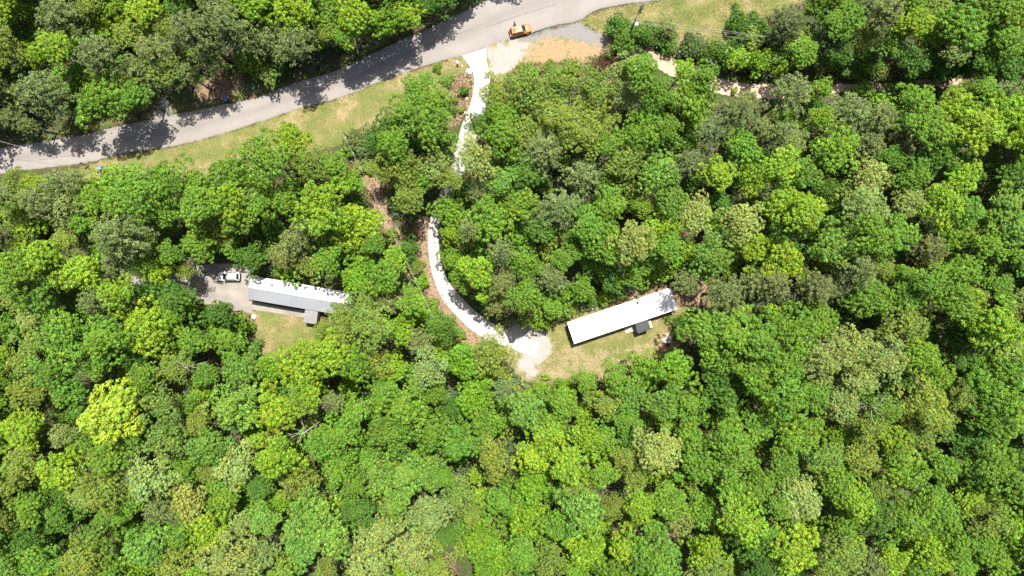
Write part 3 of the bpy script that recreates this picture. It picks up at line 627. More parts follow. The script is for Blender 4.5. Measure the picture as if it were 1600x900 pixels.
tag(MB().tube([tuple(a_-mid), tuple((a_+b_)/2-mid+Vector((.04, 0, 0))), tuple(b_-mid)], [.07, .085, .09], 8).build('timber_pole', M['deadwood'], None, (mid.x, mid.y, .1)), 'long pale timber pole lying on the ground behind the white-roofed trailer', 'pole')
# white bag by pad corner
boulder('crumpled white tarp at the corner between the pad and the left lawn', 396.5, 494.5, .5, 'ceramic', .3, 'tarp')['category'] = 'tarp'

# loose stones (nobody could count them)
def stones(name, label, polys, n, smin, smax, mat):
    P = []; r = np.random.default_rng(11); 
    while len(P) < n:
        q = polys[r.integers(len(polys))]; q = np.array(q); p = r.uniform(q.min(0), q.max(0), (400, 2)); p = p[pip(p, q) > -1+r.normal(0, 1.5, 400)]; p = p[pip(p, DRIVEPOLY) < -1.0]; P += p.tolist()
    P = P[:n]; m = MB(); oc = [(1,0,0),(-1,0,0),(0,1,0),(0,-1,0),(0,0,1),(0,0,-1)]; of = [(0,2,4),(2,1,4),(1,3,4),(3,0,4),(2,0,5),(1,2,5),(3,1,5),(0,3,5)]
    for px, py in P:
        x, y, _ = W(px, py); s = r.uniform(smin, smax); t = r.uniform(0, 6); c_, s_ = math.cos(t), math.sin(t)
        j = r.uniform(.6, 1.2, 6); m.add([(x+s*k*(a*c_-b*s_), y+s*k*(a*s_+b*c_), s*.3+s*.6*k*c) for (a, b, c), k in zip(oc, j)], of)
    return tag(m.build(name, mat), label, 'gravel', kind='stuff')
stones('gravel', 'loose white gravel around both ends of the concrete driveway', GRAVEL[:2], 1800, .03, .08, M['rock'])

# ------------------------------------------------------------------ foliage meshes
def cards(name, C, Nrm, ln, wd, tint, mat):
    "kite-shaped leaf faces at C facing Nrm"
    n = len(C); r = np.random.default_rng(len(C))
    Nrm = Nrm/np.linalg.norm(Nrm, axis=1)[:,None]
    q = r.normal(size=(n, 3)); u = q-Nrm*(q*Nrm).sum(1)[:,None]; u /= np.linalg.norm(u, axis=1)[:,None]; v = np.cross(Nrm, u)
    ln = np.broadcast_to(ln, (n,))[:,None]; wd = np.broadcast_to(wd, (n,))[:,None]
    V = np.stack([C-u*ln, C+v*wd+u*ln*.1+Nrm*wd*.25, C+u*ln, C-v*wd+u*ln*.1+Nrm*wd*.25], 1).reshape(-1, 3)
    return V, np.repeat(tint, 4, axis=0)
def quadmesh(name, V, T, mat):
    n = len(V)//4; me = bpy.data.meshes.new(name)
    me.vertices.add(len(V)); me.vertices.foreach_set('co', V.astype(np.float32).ravel())
    me.loops.add(len(V)); me.loops.foreach_set('vertex_index', np.arange(len(V), dtype=np.int32))
    me.polygons.add(n); me.polygons.foreach_set('loop_start', np.arange(0, len(V), 4, dtype=np.int32)); me.polygons.foreach_set('loop_total', np.full(n, 4, np.int32))
    a = me.attributes.new('tint', 'FLOAT_COLOR', 'POINT'); a.data.foreach_set('color', np.c_[T, np.ones(len(T))].astype(np.float32).ravel())
    me.materials.append(mat); me.update(calc_edges=True); return me
def tints(r, n, base, hv=.10, vv=.16):
    v = 1+r.normal(0, vv, n); h = r.normal(0, hv, n)
    return np.clip(np.c_[base[0]*v*(1+h), base[1]*v, base[2]*v*(1-h)], 0.05, 3)
def unit(a): return a/(np.linalg.norm(a, axis=-1, keepdims=True)+1e-9)
def dome_dirs(r, n, axis, lo=-.15):
    out = np.zeros((0, 3))
    while len(out) < n:
        d = unit(r.normal(size=(n*3, 3))); d = d[(d@axis) > lo]; out = np.r_[out, d]
    return out[:n]
def fib_cap(r, n, axis, lo, jit=.16):
    i = np.arange(n)+.5; z = 1-(1-lo)*i/n; th = i*2.39996+r.uniform(0, 6.28); q = np.sqrt(np.clip(1-z*z, 0, 1))
    d = np.c_[q*np.cos(th), q*np.sin(th), z]+r.normal(0, jit, (n, 3)); a = axis/np.linalg.norm(axis)
    u = unit(np.cross(a, np.array([.31, .95, .1]))); v = np.cross(a, u)
    return unit(d[:,:1]*u+d[:,1:2]*v+d[:,2:]*a)
def broad_crown(seed, R0=4.5, nl=26, nc=22, nleaf=13, leaf=.20, flat=.72, spread=.26, rough=1.0, nf=520, rl=(1.0, 1.5)):
    r = np.random.default_rng(seed); ph = r.uniform(0, 6.28, 5); am = r.uniform(.07, .22, 5)*rough
    C, Nn, T, L = [], [], [], []; lobes = []
    H = R0*flat; kk = R0/4.5
    for i in range(nl):
        d = math.sqrt((i+.35)/nl)*R0*(1.06-.5*(rl[0]+rl[1])/4.5); th = i*2.39996+r.normal(0, .25)
        d *= 1+sum(am[k]*math.sin((k+2)*th+ph[k]) for k in range(5))
        x, y = d*math.cos(th), d*math.sin(th)
        z = H*math.sqrt(max(.02, 1-(d/(R0*1.02))**2))+r.normal(0, .55)*rough*kk
        rad = r.uniform(*rl)*kk
        lobes.append((x, y, z, rad))
        ax = unit(np.array([x*.55/R0, y*.55/R0, .75]))
        dirs = fib_cap(r, nc, ax, -.15); ctr = np.array([x, y, z])+dirs*rad*r.uniform(.70, 1.12, (nc, 1))*np.array([1, 1, .92])
        lt = 1+r.normal(0, .08); lh = r.normal(0, .05)
        for j in range(nc):
            m = nleaf+int(r.integers(-4, 5)); cr = spread*r.uniform(.75, 1.3); cd = dome_dirs(r, m, unit(dirs[j]*.6+np.array([0, 0, .8])), -.05)
            C.append(ctr[j]+cd*cr*r.uniform(.7, 1.08, (m, 1))); Nn.append(cd+np.array([0, 0, .25])+r.normal(0, .28, (m, 3)))
            ct = lt*(1+r.normal(0, .13)); lh2 = lh+r.normal(0, .07); t = tints(r, m, (ct*(1+lh2), ct, ct*(1-lh2)), .06, .14); T.append(t); L.append(r.uniform(.75, 1.3, m)*leaf)
    p = r.normal(size=(nf, 3)); p = unit(p)*r.uniform(.3, .75, (nf, 1))*R0; p[:,2] = np.abs(p[:,2])*flat*.8-.6
    C.append(p); Nn.append(r.normal(0, .5, (nf, 3))+np.array([0, 0, 1])); T.append(tints(r, nf, (1, 1, 1))); L.append(r.uniform(.9, 1.4, nf)*leaf*1.5)
    C = np.concatenate(C); Nn = np.concatenate(Nn); T = np.concatenate(T); L = np.concatenate(L)
    return cards('crown', C, Nn, L, L*.62, T, None), lobes
def pine_crown(seed, R0=3.6, H=5.0, nb=58, full=1.0):
    r = np.random.default_rng(seed); C, Nn, T, L, lobes = [], [], [], [], []
    for i in range(nb):
        t = (i+.5)/nb; z = H*(1-t)**.9*.92; th = i*2.39996+r.normal(0, .3)
        ln = R0*(.22+.78*t**.62)*r.uniform(.72, 1.08); up = .55*(1-t)+.10
        k = max(3, int(8*ln/R0*full)); bt = 1+r.normal(0, .12)
        lobes.append((ln*.8*math.cos(th), ln*.8*math.sin(th), z+ln*up*.6, .5))
        for s in np.linspace(.30, 1.0, k):
            lat = r.normal(0, .30*(.4+s*.6)); q = np.array([math.cos(th)*ln*s-math.sin(th)*lat, math.sin(th)*ln*s+math.cos(th)*lat, z+ln*s*up+r.normal(0, .12)])
            m = 17; d = dome_dirs(r, m, unit(np.array([math.cos(th)*.5, math.sin(th)*.5, .9])), -.3); rr = r.uniform(.12, .34, (m, 1))
            C.append(q+d*rr); Nn.append(np.cross(d, r.normal(size=(m, 3)))*.7+np.array([0, 0, .55])+d*.35); ct = bt*(1+r.normal(0, .1)); T.append(tints(r, m, (ct, ct, ct), .06, .18)); L.append(r.uniform(.13, .22, m))
    C = np.concatenate(C); Nn = np.concatenate(Nn); T = np.concatenate(T); L = np.concatenate(L)
    return cards('crown', C, Nn, L, L*.30, T, None), lobes
def trunk_mesh(lobes, seed, H0=10.0, r0=.26, mat='bark', pine=False):
    r = random.Random(seed); m = MB(); lean = (r.uniform(-.3, .3), r.uniform(-.3, .3)); top = (0, 0, H0+(4.3 if pine else 1.6))
    m.tube([(lean[0], lean[1], 0), (lean[0]*.7, lean[1]*.7, H0*.3), (lean[0]*.2, lean[1]*.2, H0*.75), top], [r0*1.35, r0, r0*.75, r0*.18], 8)
    sel = r.sample(lobes, min(len(lobes), 9))
    for (x, y, z, rad) in sel:
        zb = H0*r.uniform(.72, .95) if not pine else max(H0*.8, H0+z-.9)
        m.tube([(0, 0, zb), (x*.45, y*.45, zb+(H0+z-zb)*.55), (x*.9, y*.9, H0+z-.25)], [r0*.42, r0*.26, r0*.08], 5)
    return m.mesh('trunk', M[mat])
PROTO = {}
def proto(kind, V, T, lobes, mat, seed, R0, pine=False):
    PROTO.setdefault(kind, []).append((quadmesh('crown', V, T, M[mat]), trunk_mesh(lobes, seed, pine=pine), R0))
for s in range(8):
    (V, T), lb = broad_crown(100+s, 4.5, 15+s % 4*2, 17, 30, .150, .80+.08*(s % 3), .40, 1.1+.4*(s % 2), 520, (1.15, 1.9)); proto('coarse', V, T, lb, 'leaf', s, 4.5)
for s in range(6):
    (V, T), lb = broad_crown(200+s, 4.5, 25+s % 3*4, 15, 24, .115, .76+.08*(s % 3), .31, 1.3, 520, (.9, 1.5)); proto('fine', V, T, lb, 'leaf', 20+s, 4.5)
for s in range(6):
    (V, T), lb = pine_crown(300+s, 3.6, 4.6+s % 3*.5, 70+s*4); proto('pine', V, T, lb, 'needle', 40+s, 3.6, True)
for s in range(4):
    (V, T), lb = broad_crown(400+s, 1.7, 9, 10, 20, .12, .7, .24, 1.2, 300, (1.2, 2.0)); proto('shrub', V, T, lb, 'leaf', 60+s, 1.7)

# colour families (base reflectance of the foliage), shape family, height, words
KINDS = {
 'b': ((0.166, 0.277, 0.018), 'coarse', 15.5, 'bright yellow-green broad-leaved tree', 'bright_broadleaf_tree'),  # bright broad-leaved families set apart by leaf colour, species not identified
 'm': ((0.110, 0.217, 0.020), 'coarse', 15.5, 'mid-green broad-leaved tree', 'broadleaf_tree'),
 'c': ((0.126, 0.248, 0.015), 'coarse', 12.0, 'vivid grass-green broad-leaved tree', 'bright_broadleaf_tree'),
 'd': ((0.067, 0.148, 0.018), 'coarse', 12.5, 'deep green broad-leaved tree', 'broadleaf_tree'),
 'u': ((0.117, 0.225, 0.030), 'coarse', 15.5, 'cool bluish-green broad-leaved tree', 'broadleaf_tree'),
 'y': ((0.255, 0.365, 0.030), 'coarse', 15.5, 'vivid lime-yellow broad-leaved tree', 'bright_broadleaf_tree'),
 'o': ((0.153, 0.221, 0.033), 'fine', 15.0, 'olive-green fine-textured tree', 'oak_tree'),
 'p': ((0.201, 0.272, 0.065), 'fine', 15.5, 'pale cream-green fine-textured tree', 'oak_tree'),
 'n': ((0.121, 0.164, 0.045), 'pine', 17.0, 'grey-green pine', 'pine_tree'),
 'k': ((0.107, 0.134, 0.041), 'pine', 15.5, 'dark brownish pine', 'pine_tree'),
}
TILES = {
 (0,0): "30 50 95 b,290 100 135 n,100 200 65 d,500 130 85 c,700 60 95 b,300 240 80 b,180 270 60 b,50 230 90 o,470 260 110 n,640 170 90 o,730 240 100 n,850 30 70 d,900 150 110 n,1050 100 115 n,1160 30 70 b,1150 190 90 n,970 250 90 n,200 430 130 n,40 430 95 n,60 550 70 n,490 470 130 m,340 390 65 m,640 460 85 m,640 330 85 n,780 330 90 o,880 350 65 n,560 40 75 m,430 50 65 o,1000 20 80 n,330 20 80 n,150 20 80 m,780 140 70 o,140 590 50 n,400 350 70 m",
 (0,0.5): "1095 835 115 m,820 868 100 m,600 872 110 m,285 872 108 n,110 865 80 o,760 825 55 m,950 870 90 m,200 890 70 b",
 (400,0): "50 40 95 b,200 60 105 b,340 70 100 m,470 90 105 b,600 100 95 m,700 70 90 b,810 30 75 d,60 180 100 n,190 200 105 n,330 170 70 o,540 160 60 n,120 120 70 n,420 180 65 m,280 130 70 n,890 0 60 d,130 250 60 n",
 (400,0.5): "770 430 75 m,850 510 95 m,720 540 100 m,830 600 105 m,630 600 75 d,170 670 95 b,60 760 110 m,250 770 100 o,370 790 80 m,440 860 75 c,680 790 110 o,850 780 85 p,760 840 95 m,1030 750 100 p,920 840 70 o,1040 590 55 d,1130 430 80 o,1150 540 85 m,1160 660 95 m,1150 860 75 u,580 680 55 d,650 690 80 m,560 800 50 o",
 (800,0): "60 420 110 o,220 400 105 o,370 420 85 o,130 520 105 o,350 520 90 o,60 640 100 o,220 560 85 o,500 420 70 p,600 350 85 m,530 330 75 p,680 440 70 m,560 470 65 p,640 490 65 m,320 640 100 o,430 590 70 o,150 720 110 n,330 830 110 n,600 640 100 m,530 760 110 o,720 610 60 m,850 460 125 m,790 350 55 b,890 380 75 m,1040 540 100 n,930 620 80 n,840 760 90 k,680 830 100 u,950 820 90 b,1080 720 100 m,1130 850 85 b,1160 600 65 n,1100 480 60 n,50 820 90 d,440 690 70 m,740 530 60 d,500 200 999 x",
 (1200,0): "90 100 100 k,350 110 80 m,280 130 70 m,220 30 70 m,540 70 90 n,650 130 90 b,440 190 70 o,560 220 70 m,740 180 60 b,750 60 90 o,880 150 115 m,960 70 105 m,1080 60 100 m,920 190 60 o,850 260 65 p,1080 210 95 m,1000 290 90 d,1140 230 80 m,1180 100 80 b,680 290 80 d,780 310 65 d,880 320 65 d,1120 330 70 d,440 40 70 n,330 30 70 m,640 30 80 m,110 440 110 n,230 430 55 b,230 560 60 b,380 530 120 n,520 550 90 n,590 630 80 k,40 640 70 n,110 650 70 p,300 700 120 m,40 780 90 b,150 820 90 m,450 850 110 p,480 680 75 n,660 490 90 m,720 610 100 m,850 520 100 b,900 430 60 o,980 450 80 m,1080 440 60 n,950 620 120 b,800 740 110 m,880 830 100 b,1100 560 110 b,1170 640 90 b,1020 760 65 d,1130 820 100 d,1160 460 70 b,660 830 80 m,560 740 70 m",
 (0,300): "40 40 70 n,100 90 70 b,110 190 75 b,300 70 130 n,180 40 90 n,390 140 60 m,30 210 70 k,640 50 110 m,780 80 90 m,960 60 100 m,1090 40 100 b,570 210 135 n,560 330 85 n,1040 160 115 o,1140 130 90 m,940 250 90 m,1080 245 80 m 7,740 370 70 b,820 290 60 m,880 370 45 o,230 330 110 b,100 380 115 m,390 370 110 b,200 480 105 m,50 480 90 o,450 510 90 n,570 470 85 b,680 480 80 d,160 580 70 p,260 570 60 o,60 640 80 m,170 700 90 o,350 690 135 m,530 680 100 m,700 650 135 b,840 510 100 d,920 700 80 m,1040 570 75 d,1075 680 100 m 8.5,100 820 100 o,290 820 100 m,30 770 70 b,1140 830 90 u,640 770 65 d,690 850 70 m,970 850 65 m,480 800 75 m,40 880 60 m,1050 640 60 d 7,800 600 80 c,780 440 60 d,690 220 70 m,690 330 60 m",
 (400,300): "30 60 70 m,320 80 125 b,480 170 115 b,190 230 120 n,120 300 80 n,720 40 80 o,500 350 90 c,470 420 80 c,650 320 65 b,610 410 95 m,540 490 80 o,620 500 90 n,740 520 70 m,422 555 75 o,510 560 85 o,430 630 85 o,560 640 100 o,680 640 80 c,770 700 80 n,870 640 70 d,810 820 90 p,960 800 105 c,1100 760 105 o,220 800 115 b,340 760 100 b,460 790 100 m,60 830 80 c,560 800 85 o,630 850 75 c,900 80 80 m,910 200 55 b,920 320 65 c,1000 180 60 n,1090 130 115 m,1040 380 95 b,970 410 65 m,1150 280 70 n,1150 430 80 n,1140 530 80 n,430 230 80 m,345 330 75 m 15,560 240 60 m",
 (800,300): "40 60 90 m,110 80 60 n,230 80 110 n,450 60 80 m,360 180 105 m,430 260 110 m,560 240 105 p,380 340 65 m,700 180 95 b,720 260 90 m,850 110 95 p,920 300 100 u,1060 150 100 p,1120 260 90 b,730 50 85 u,810 425 72 n 15,1000 480 100 n,1060 560 65 n,1150 430 90 n,60 350 80 m,190 410 85 n,240 310 60 m,60 490 90 m,170 540 75 m,900 640 105 m,1000 660 115 m,1020 760 100 m,1130 690 100 m,940 740 85 m,760 830 105 c,620 840 85 c,480 865 80 m,950 850 85 d,1130 840 95 m,340 880 60 m,140 180 75 d,290 250 70 m,640 300 70 m",
 (1200,300): "60 60 100 b,150 100 105 b,80 170 90 m,430 80 105 p,440 200 105 m,580 200 90 m,640 50 80 p,800 50 115 b,900 90 80 m,740 260 100 k,280 260 105 u,60 330 110 b,30 440 80 k,220 450 95 k,330 420 75 k,420 370 90 n,530 360 65 o,620 400 70 m,870 380 105 m,720 430 85 m,840 190 90 m,960 170 70 o,1000 260 80 m,1120 180 90 u,1160 320 75 m,1050 440 70 m,460 500 115 m,640 500 105 m,620 620 115 o,840 510 95 m,940 500 60 o,1000 590 145 b,1150 520 80 p,1100 720 115 o,80 650 115 m,230 610 85 m,380 720 115 p,250 790 105 p,60 790 100 m,520 780 105 p,680 770 95 m,860 650 80 d,900 740 80 d,1000 850 105 m,1110 840 90 m,420 870 80 p,330 160 70 d,1090 60 90 u,780 860 80 m",
 (0,600): "30 50 65 m,160 40 100 o,540 130 160 y,130 200 100 b,30 250 75 b,330 230 65 p,320 390 105 b,130 360 95 o,60 450 105 o,410 280 75 m,540 340 100 m,500 480 120 o,410 510 60 p,640 250 75 u,780 90 95 o,800 250 105 o,720 430 125 p,1100 110 130 u,1010 290 90 u,950 170 65 o,1120 370 105 p,900 550 110 p,1060 520 80 m,1000 680 105 b,170 570 85 m,310 620 85 d,150 720 105 d,480 710 90 u,600 660 60 c,560 600 70 m,720 740 115 u,60 850 90 u,230 830 105 m,420 830 105 o,560 860 85 m,820 820 105 o,640 860 75 b,1080 800 125 p,1150 650 75 p,950 880 60 b,890 90 70 m,40 620 80 o,650 540 65 m,270 520 65 d,880 400 70 m,860 690 70 m",
 (400,600): "110 140 115 b,100 320 110 b,200 430 115 o,250 60 90 b,310 260 90 m,420 220 95 m,480 130 80 m,700 100 130 m,640 230 110 m,820 210 110 m,590 420 110 u,710 410 110 u,820 400 90 u,530 330 80 m,960 260 105 m,1110 330 105 o,1030 60 90 c,1080 180 90 m,400 370 70 m,470 460 60 m,270 600 120 u,350 680 110 u,220 750 110 u,490 580 85 d,660 550 80 u,820 600 105 p,950 500 90 o,1150 540 80 m,600 680 115 p,530 800 125 p,740 770 105 p,1060 720 85 c,1150 790 85 c,1080 850 80 c,50 620 80 u,40 780 90 p,1010 610 60 o,690 870 75 b,340 870 75 o,100 550 65 c,880 420 60 m,30 470 70 d,600 40 80 m,140 880 80 u,900 700 55 d",
 (800,600): "60 110 105 u,170 200 115 b,90 330 95 b,260 360 105 b,330 230 80 b,440 90 90 o,530 160 65 m,560 50 90 u,690 100 90 u,820 90 95 m,1000 60 115 d,670 300 110 p,420 250 80 m,520 330 60 o,540 240 60 d,830 250 90 m,860 350 105 m,1000 240 105 m,1030 340 95 m,1150 180 85 m,100 450 90 c,300 470 80 o,200 510 50 u,340 590 115 u,460 560 70 o,590 560 85 b,730 540 95 m,780 620 80 p,80 620 110 c,210 650 90 m,900 590 90 m,1060 620 105 b,1030 500 105 m,1130 460 90 m,650 770 115 m,520 730 85 b,350 760 105 b,160 820 100 o,50 780 90 m,460 850 95 m,900 780 95 c,950 860 75 o,700 870 85 u,1170 740 95 d,1150 860 80 d,290 870 70 m,830 890 50 p,420 410 75 m,230 80 90 m,560 430 70 o",
 (1200,600): "70 60 105 m,200 40 85 m,310 80 95 p,130 230 125 m,60 380 85 m,250 330 80 u,330 240 70 c,440 190 75 o,420 330 90 o,510 110 75 m,720 90 115 o,780 180 90 o,690 240 85 o,560 260 90 b,620 380 105 m,800 380 95 m,490 480 60 o,130 520 120 p,30 560 60 m,380 530 85 b,340 640 80 m,480 600 105 d,640 620 95 m,730 530 90 m,800 630 90 m,100 750 130 b,330 790 105 o,480 860 100 n,580 830 80 b,750 780 115 b,690 870 80 m,860 740 75 m,1070 70 125 m,1130 180 105 m,1010 150 75 m,1030 360 105 m,1150 470 95 m,950 390 75 m,930 540 80 b,1030 630 105 o,1120 700 105 b,980 730 75 m,900 850 75 m,1050 820 95 m,980 260 90 d,890 260 75 d,1160 330 80 d",
}
SHRUBS = [  # px, py, r px, colour family, height m, label
 (963,42,20,'d',4.5,'dark green shrub right at the foot of the pole with the lamp dome'), (977,62,27,'d',5.5,'largest dark shrub below the pole with the lamp dome'),
 (1007,57,20,'d',4.5,'dark green shrub next right of the lamp pole'), (1040,46,22,'n',5.5,'grey-green shrub jutting up into the grass field'),
 (1043,70,20,'d',4.5,'dark shrub between the grass field and bend of the dirt track'), (1080,78,23,'n',5,'grey-green shrub above the middle of the dirt track'),
 (1107,86,20,'d',4.5,'dark shrub above the dirt track, right of the grey-green ones'), (1133,93,23,'m',5,'dark shrub above the sunlit part of the dirt track'),
 (1153,38,22,'d',6,'dark shrub at the right end of the grass field'), (1160,88,29,'m',6,'broad dark shrub under the wires above the sunlit track'),
 (1183,103,22,'c',5,'mid-green shrub on the upper lip of the sunlit track'), (1180,53,28,'d',7,'dark tall shrub under the three overhead wires'),
 (1250,93,24,'c',5,'mid-green shrub under the lowest overhead wire'), (1210,110,18,'b',4,'yellow-green shrub at right end of sunlit track'), (1300,100,18,'b',4,'yellow-green shrub on track edge, right of centre'),
 (1277,107,18,'o',4,'olive shrub on the upper track edge'), (1333,113,20,'o',4.5,'olive shrub on upper track edge, further right'), (1360,103,20,'m',5,'dark shrub where the track goes into shade'),
 (1377,117,17,'p',3.5,'pale shrub at the edge of the shaded track'), (942,108,17,'r',3,'maroon-leaved shrub right of the orange clay patch'), (958,90,18,'r',3,'maroon-leaved shrub nearest the dirt track mouth'),
 (1345,140,16,'m',4,'mid-green shrub on the lower lip of the shaded track'), (1415,142,18,'c',4.5,'vivid green shrub overhanging the shaded track'), (1470,118,17,'d',4.5,'deep green shrub over the right end of the track'), (1540,132,20,'m',5,'mid-green shrub over the track near the right edge'), (1265,146,14,'o',3,'olive shrub below the track where the shade starts'),
 (1147,142,6,'o',1,'tiny olive bush growing in the sunlit dirt track'),
 (683,105,8,'c',1.1,'lone small round green bush on the verge by the road'), (725,143,9,'d',1.6,'dark round bush in bare soil beside the driveway'),
 (711,157,6,'o',1.0,'small olive bush left in the bare soil by the driveway'), (709,173,7,'d',1.1,'low dark bush lower in the bare soil by the driveway'), (720,172,6,'o',.9,'smallest bush in the bare soil by the driveway'),
 (545,228,15,'k',3,'brownish bush just below the leaning dark pole'), (565,222,24,'n',4,'grey-green bush right of the leaning dark pole'), (578,245,19,'n',3.5,'grey-green bush in the upper cleared strip'),
 (590,215,20,'d',4,'deep green bush on the verge edge right of leaning pole'), (565,260,14,'o',2.5,'small olive bush at the head of the cleared strip'),
 (637,390,22,'d',4,'dark bush in the cleared strip under the wires'), (650,415,16,'o',2.5,'olive bush at the foot of the cleared strip'), (612,365,12,'o',2,'small olive bush midway down the cleared strip'),
 (690,510,26,'d',3.5,'dark spreading bush left of the lamp pole by the driveway'), (672,497,20,'m',3,'mid-green bush outside the driveway curve'), (655,470,17,'o',2.5,'olive bush outside the driveway curve'),
 (676,475,9,'o',1.2,'tiny olive bush on the bare bank of the driveway'), (720,520,10,'o',1.2,'small olive bush on the bank under the driveway end'), (660,440,12,'c',2,'vivid green bush at the top of the bare bank'),
 (945,464,15,'b',2.5,'bright green bush behind the white-roofed trailer'), (890,480,17,'o',3,'olive bush near the white trailer left end'), (905,470,15,'n',3,'grey-green bush behind left end of white-roofed trailer'), (925,470,13,'d',2.5,'dark bush behind the white-roofed trailer'),
 (868,492,15,'n',3,'grey-green bush above the gravel at the end of the driveway'), (845,495,22,'c',4,'vivid green bush overhanging the end of driveway gravel'),
 (1062,520,15,'d',3.5,'dark bush right of the fire pit'), (1068,500,16,'d',3.5,'dark bush off the right end of the white-roofed trailer'),
 (345,498,18,'c',2.8,'vivid green bush below the concrete parking pad'), (375,507,18,'c',2.8,'vivid green bush by the white tarp'), (314,494,18,'c',3,'vivid green bush at lower left corner of the pad'), (290,465,18,'d',4,'deep green bush left of the concrete pad'),
 (396,545,14,'d',3,'deep green bush on the left edge of the left lawn'), (505,515,16,'o',4,'olive bush right of the grey porch roof'),
 (880,606,20,'c',3,'vivid green bush at the lower edge of the right lawn'), (915,600,17,'m',3,'mid-green bush on the lower lawn edge'), (845,612,22,'b',3.5,'bright bush below the white gravel heap'),
 (700,125,10,'o',1.4,'olive bush on verge beside the bright tree left of driveway'), (860,110,16,'o',2.2,'olive bush in rough grass under the clay patch'), (895,105,14,'o',2,'small olive bush in rough grass, right one'), (825,112,14,'c',2,'vivid bush in rough grass near the gravel'),
]
KINDS['r'] = ((.075, .040, .026), 'fine', 4, 'maroon shrub', 'shrub')

def area_of(x, y):
    yroad = np.interp(x, [0, 140, 277, 400, 533, 650, 760, 900, 1600], [250, 235, 200, 170, 130, 85, 40, -20, -200])
    if y < yroad: return 'above the road, left part' if x < 170 else 'above the road, middle part' if x < 400 else 'above the road, nearest the driveway'
    if x > 930 and y < np.interp(x, [930, 1050, 1200, 1600], [70, 105, 132, 128]): return 'above the dirt track' if x < 1400 else 'above the dirt track, right corner'
    if y < 470:
        if x < 250: return 'left of the parked silver car'
        if x < 430: return 'between the road and the silver car'
        if x < 640: return 'between road and grey-roofed trailer'
        if x < 725: return 'hugging the upper driveway'
        if x < 930: return 'inside the driveway curve, upper' if y < 280 else 'inside the driveway curve, lower'
        if x < 1100: return 'above the white-roofed trailer, upper' if y < 280 else 'above the white-roofed trailer, lower'
        if x < 1350: return 'just below the dirt track' if y < 280 else 'upper right of the white-roofed trailer'
        return 'at the right edge, upper' if y < 300 else 'at the right edge, middle'
    if y < 600:
        if x < 200: return 'at the left edge, middle'
        if x < 430: return 'below the parking pad'
        if x < 620: return 'below the grey-roofed trailer'
        if x < 860: return 'between the two trailers'
        if x < 1250: return 'right of the white-roofed trailer'
        return 'at the right edge, below middle'
    col = ['far left', 'left of centre', 'in the centre', 'right of centre', 'far right'][min(4, int(x/320))]
    return ('lower woods, ' if y < 745 else 'bottom edge, ')+col

ORD = ['leftmost', 'second from left', 'third from left', 'fourth from left', 'fifth from left', 'sixth from left', 'seventh from left', 'eighth from left', 'ninth from left', 'tenth from left', 'eleventh from left', 'twelfth from left', 'thirteenth from left', 'fourteenth from left', 'fifteenth from left', 'sixteenth from left', 'seventeenth from left', 'eighteenth from left']
trees = []
for (ox, oy), s in TILES.items():
    oy = int(oy)
    for e in s.split(','):
        zx, zy, zr, k, *hx = e.split()
        if k == 'x': continue
        trees.append([ox+int(zx)/3, oy+int(zy)/3, int(zr)/3, k, float(hx[0]) if hx else 0])
# fill the holes that the eye-measured crowns leave in the closed canopy
OPEN = [ROADPOLY, VERGE, FIELD, LAWN_L, LAWN_R, PAD, TRACKPOLY, DRIVEPOLY, ROUGH, APRON, SPUR]+CLAY+GRAVEL+BROWN+[[(384,428),(555,456),(555,500),(384,474)], [(880,500),(1050,446),(1064,484),(896,545)]]
OPEN_CLEAR = [np.array(q, float) for q in OPEN]
fr = np.random.default_rng(21)
for gy_ in range(4, 900, 21):
    for gx_ in range(6, 1600, 21):
        p = np.array([[gx_+fr.uniform(-9, 9), gy_+fr.uniform(-9, 9)]])
        T_ = np.array([t[:3] for t in trees]); dd = np.hypot(T_[:,0]-p[0,0], T_[:,1]-p[0,1])
        if (dd < T_[:,2]*.76+17).any(): continue
        pg = 800+(p-np.array([800, 450]))*.9-np.array([800, 450])+np.array([0, 450]) if False else np.c_[800+(p[:,0]-800)*.91, 450+(p[:,1]-450)*.91]
        if any(pip(p, q)[0] > -13 or pip(pg, q)[0] > -8 for q in OPEN_CLEAR): continue
        if 960 < p[0,0] < 1250 and p[0,1] < 125: continue
        trees.append([p[0,0], p[0,1], fr.uniform(19, 27), fr.choice(list('mdon')), 0])
bins = {}
for t in trees: bins.setdefault((t[3], area_of(t[0], t[1])), []).append(t)
for (k, a), L in bins.items():
    L.sort(key=lambda t: t[0])
    for i, t in enumerate(L):
        w = KINDS[k][3]
        t.append(f'{w} {a}' + ('' if len(L) == 1 else f', {ORD[i]} of these'))
tr = np.random.default_rng(33)
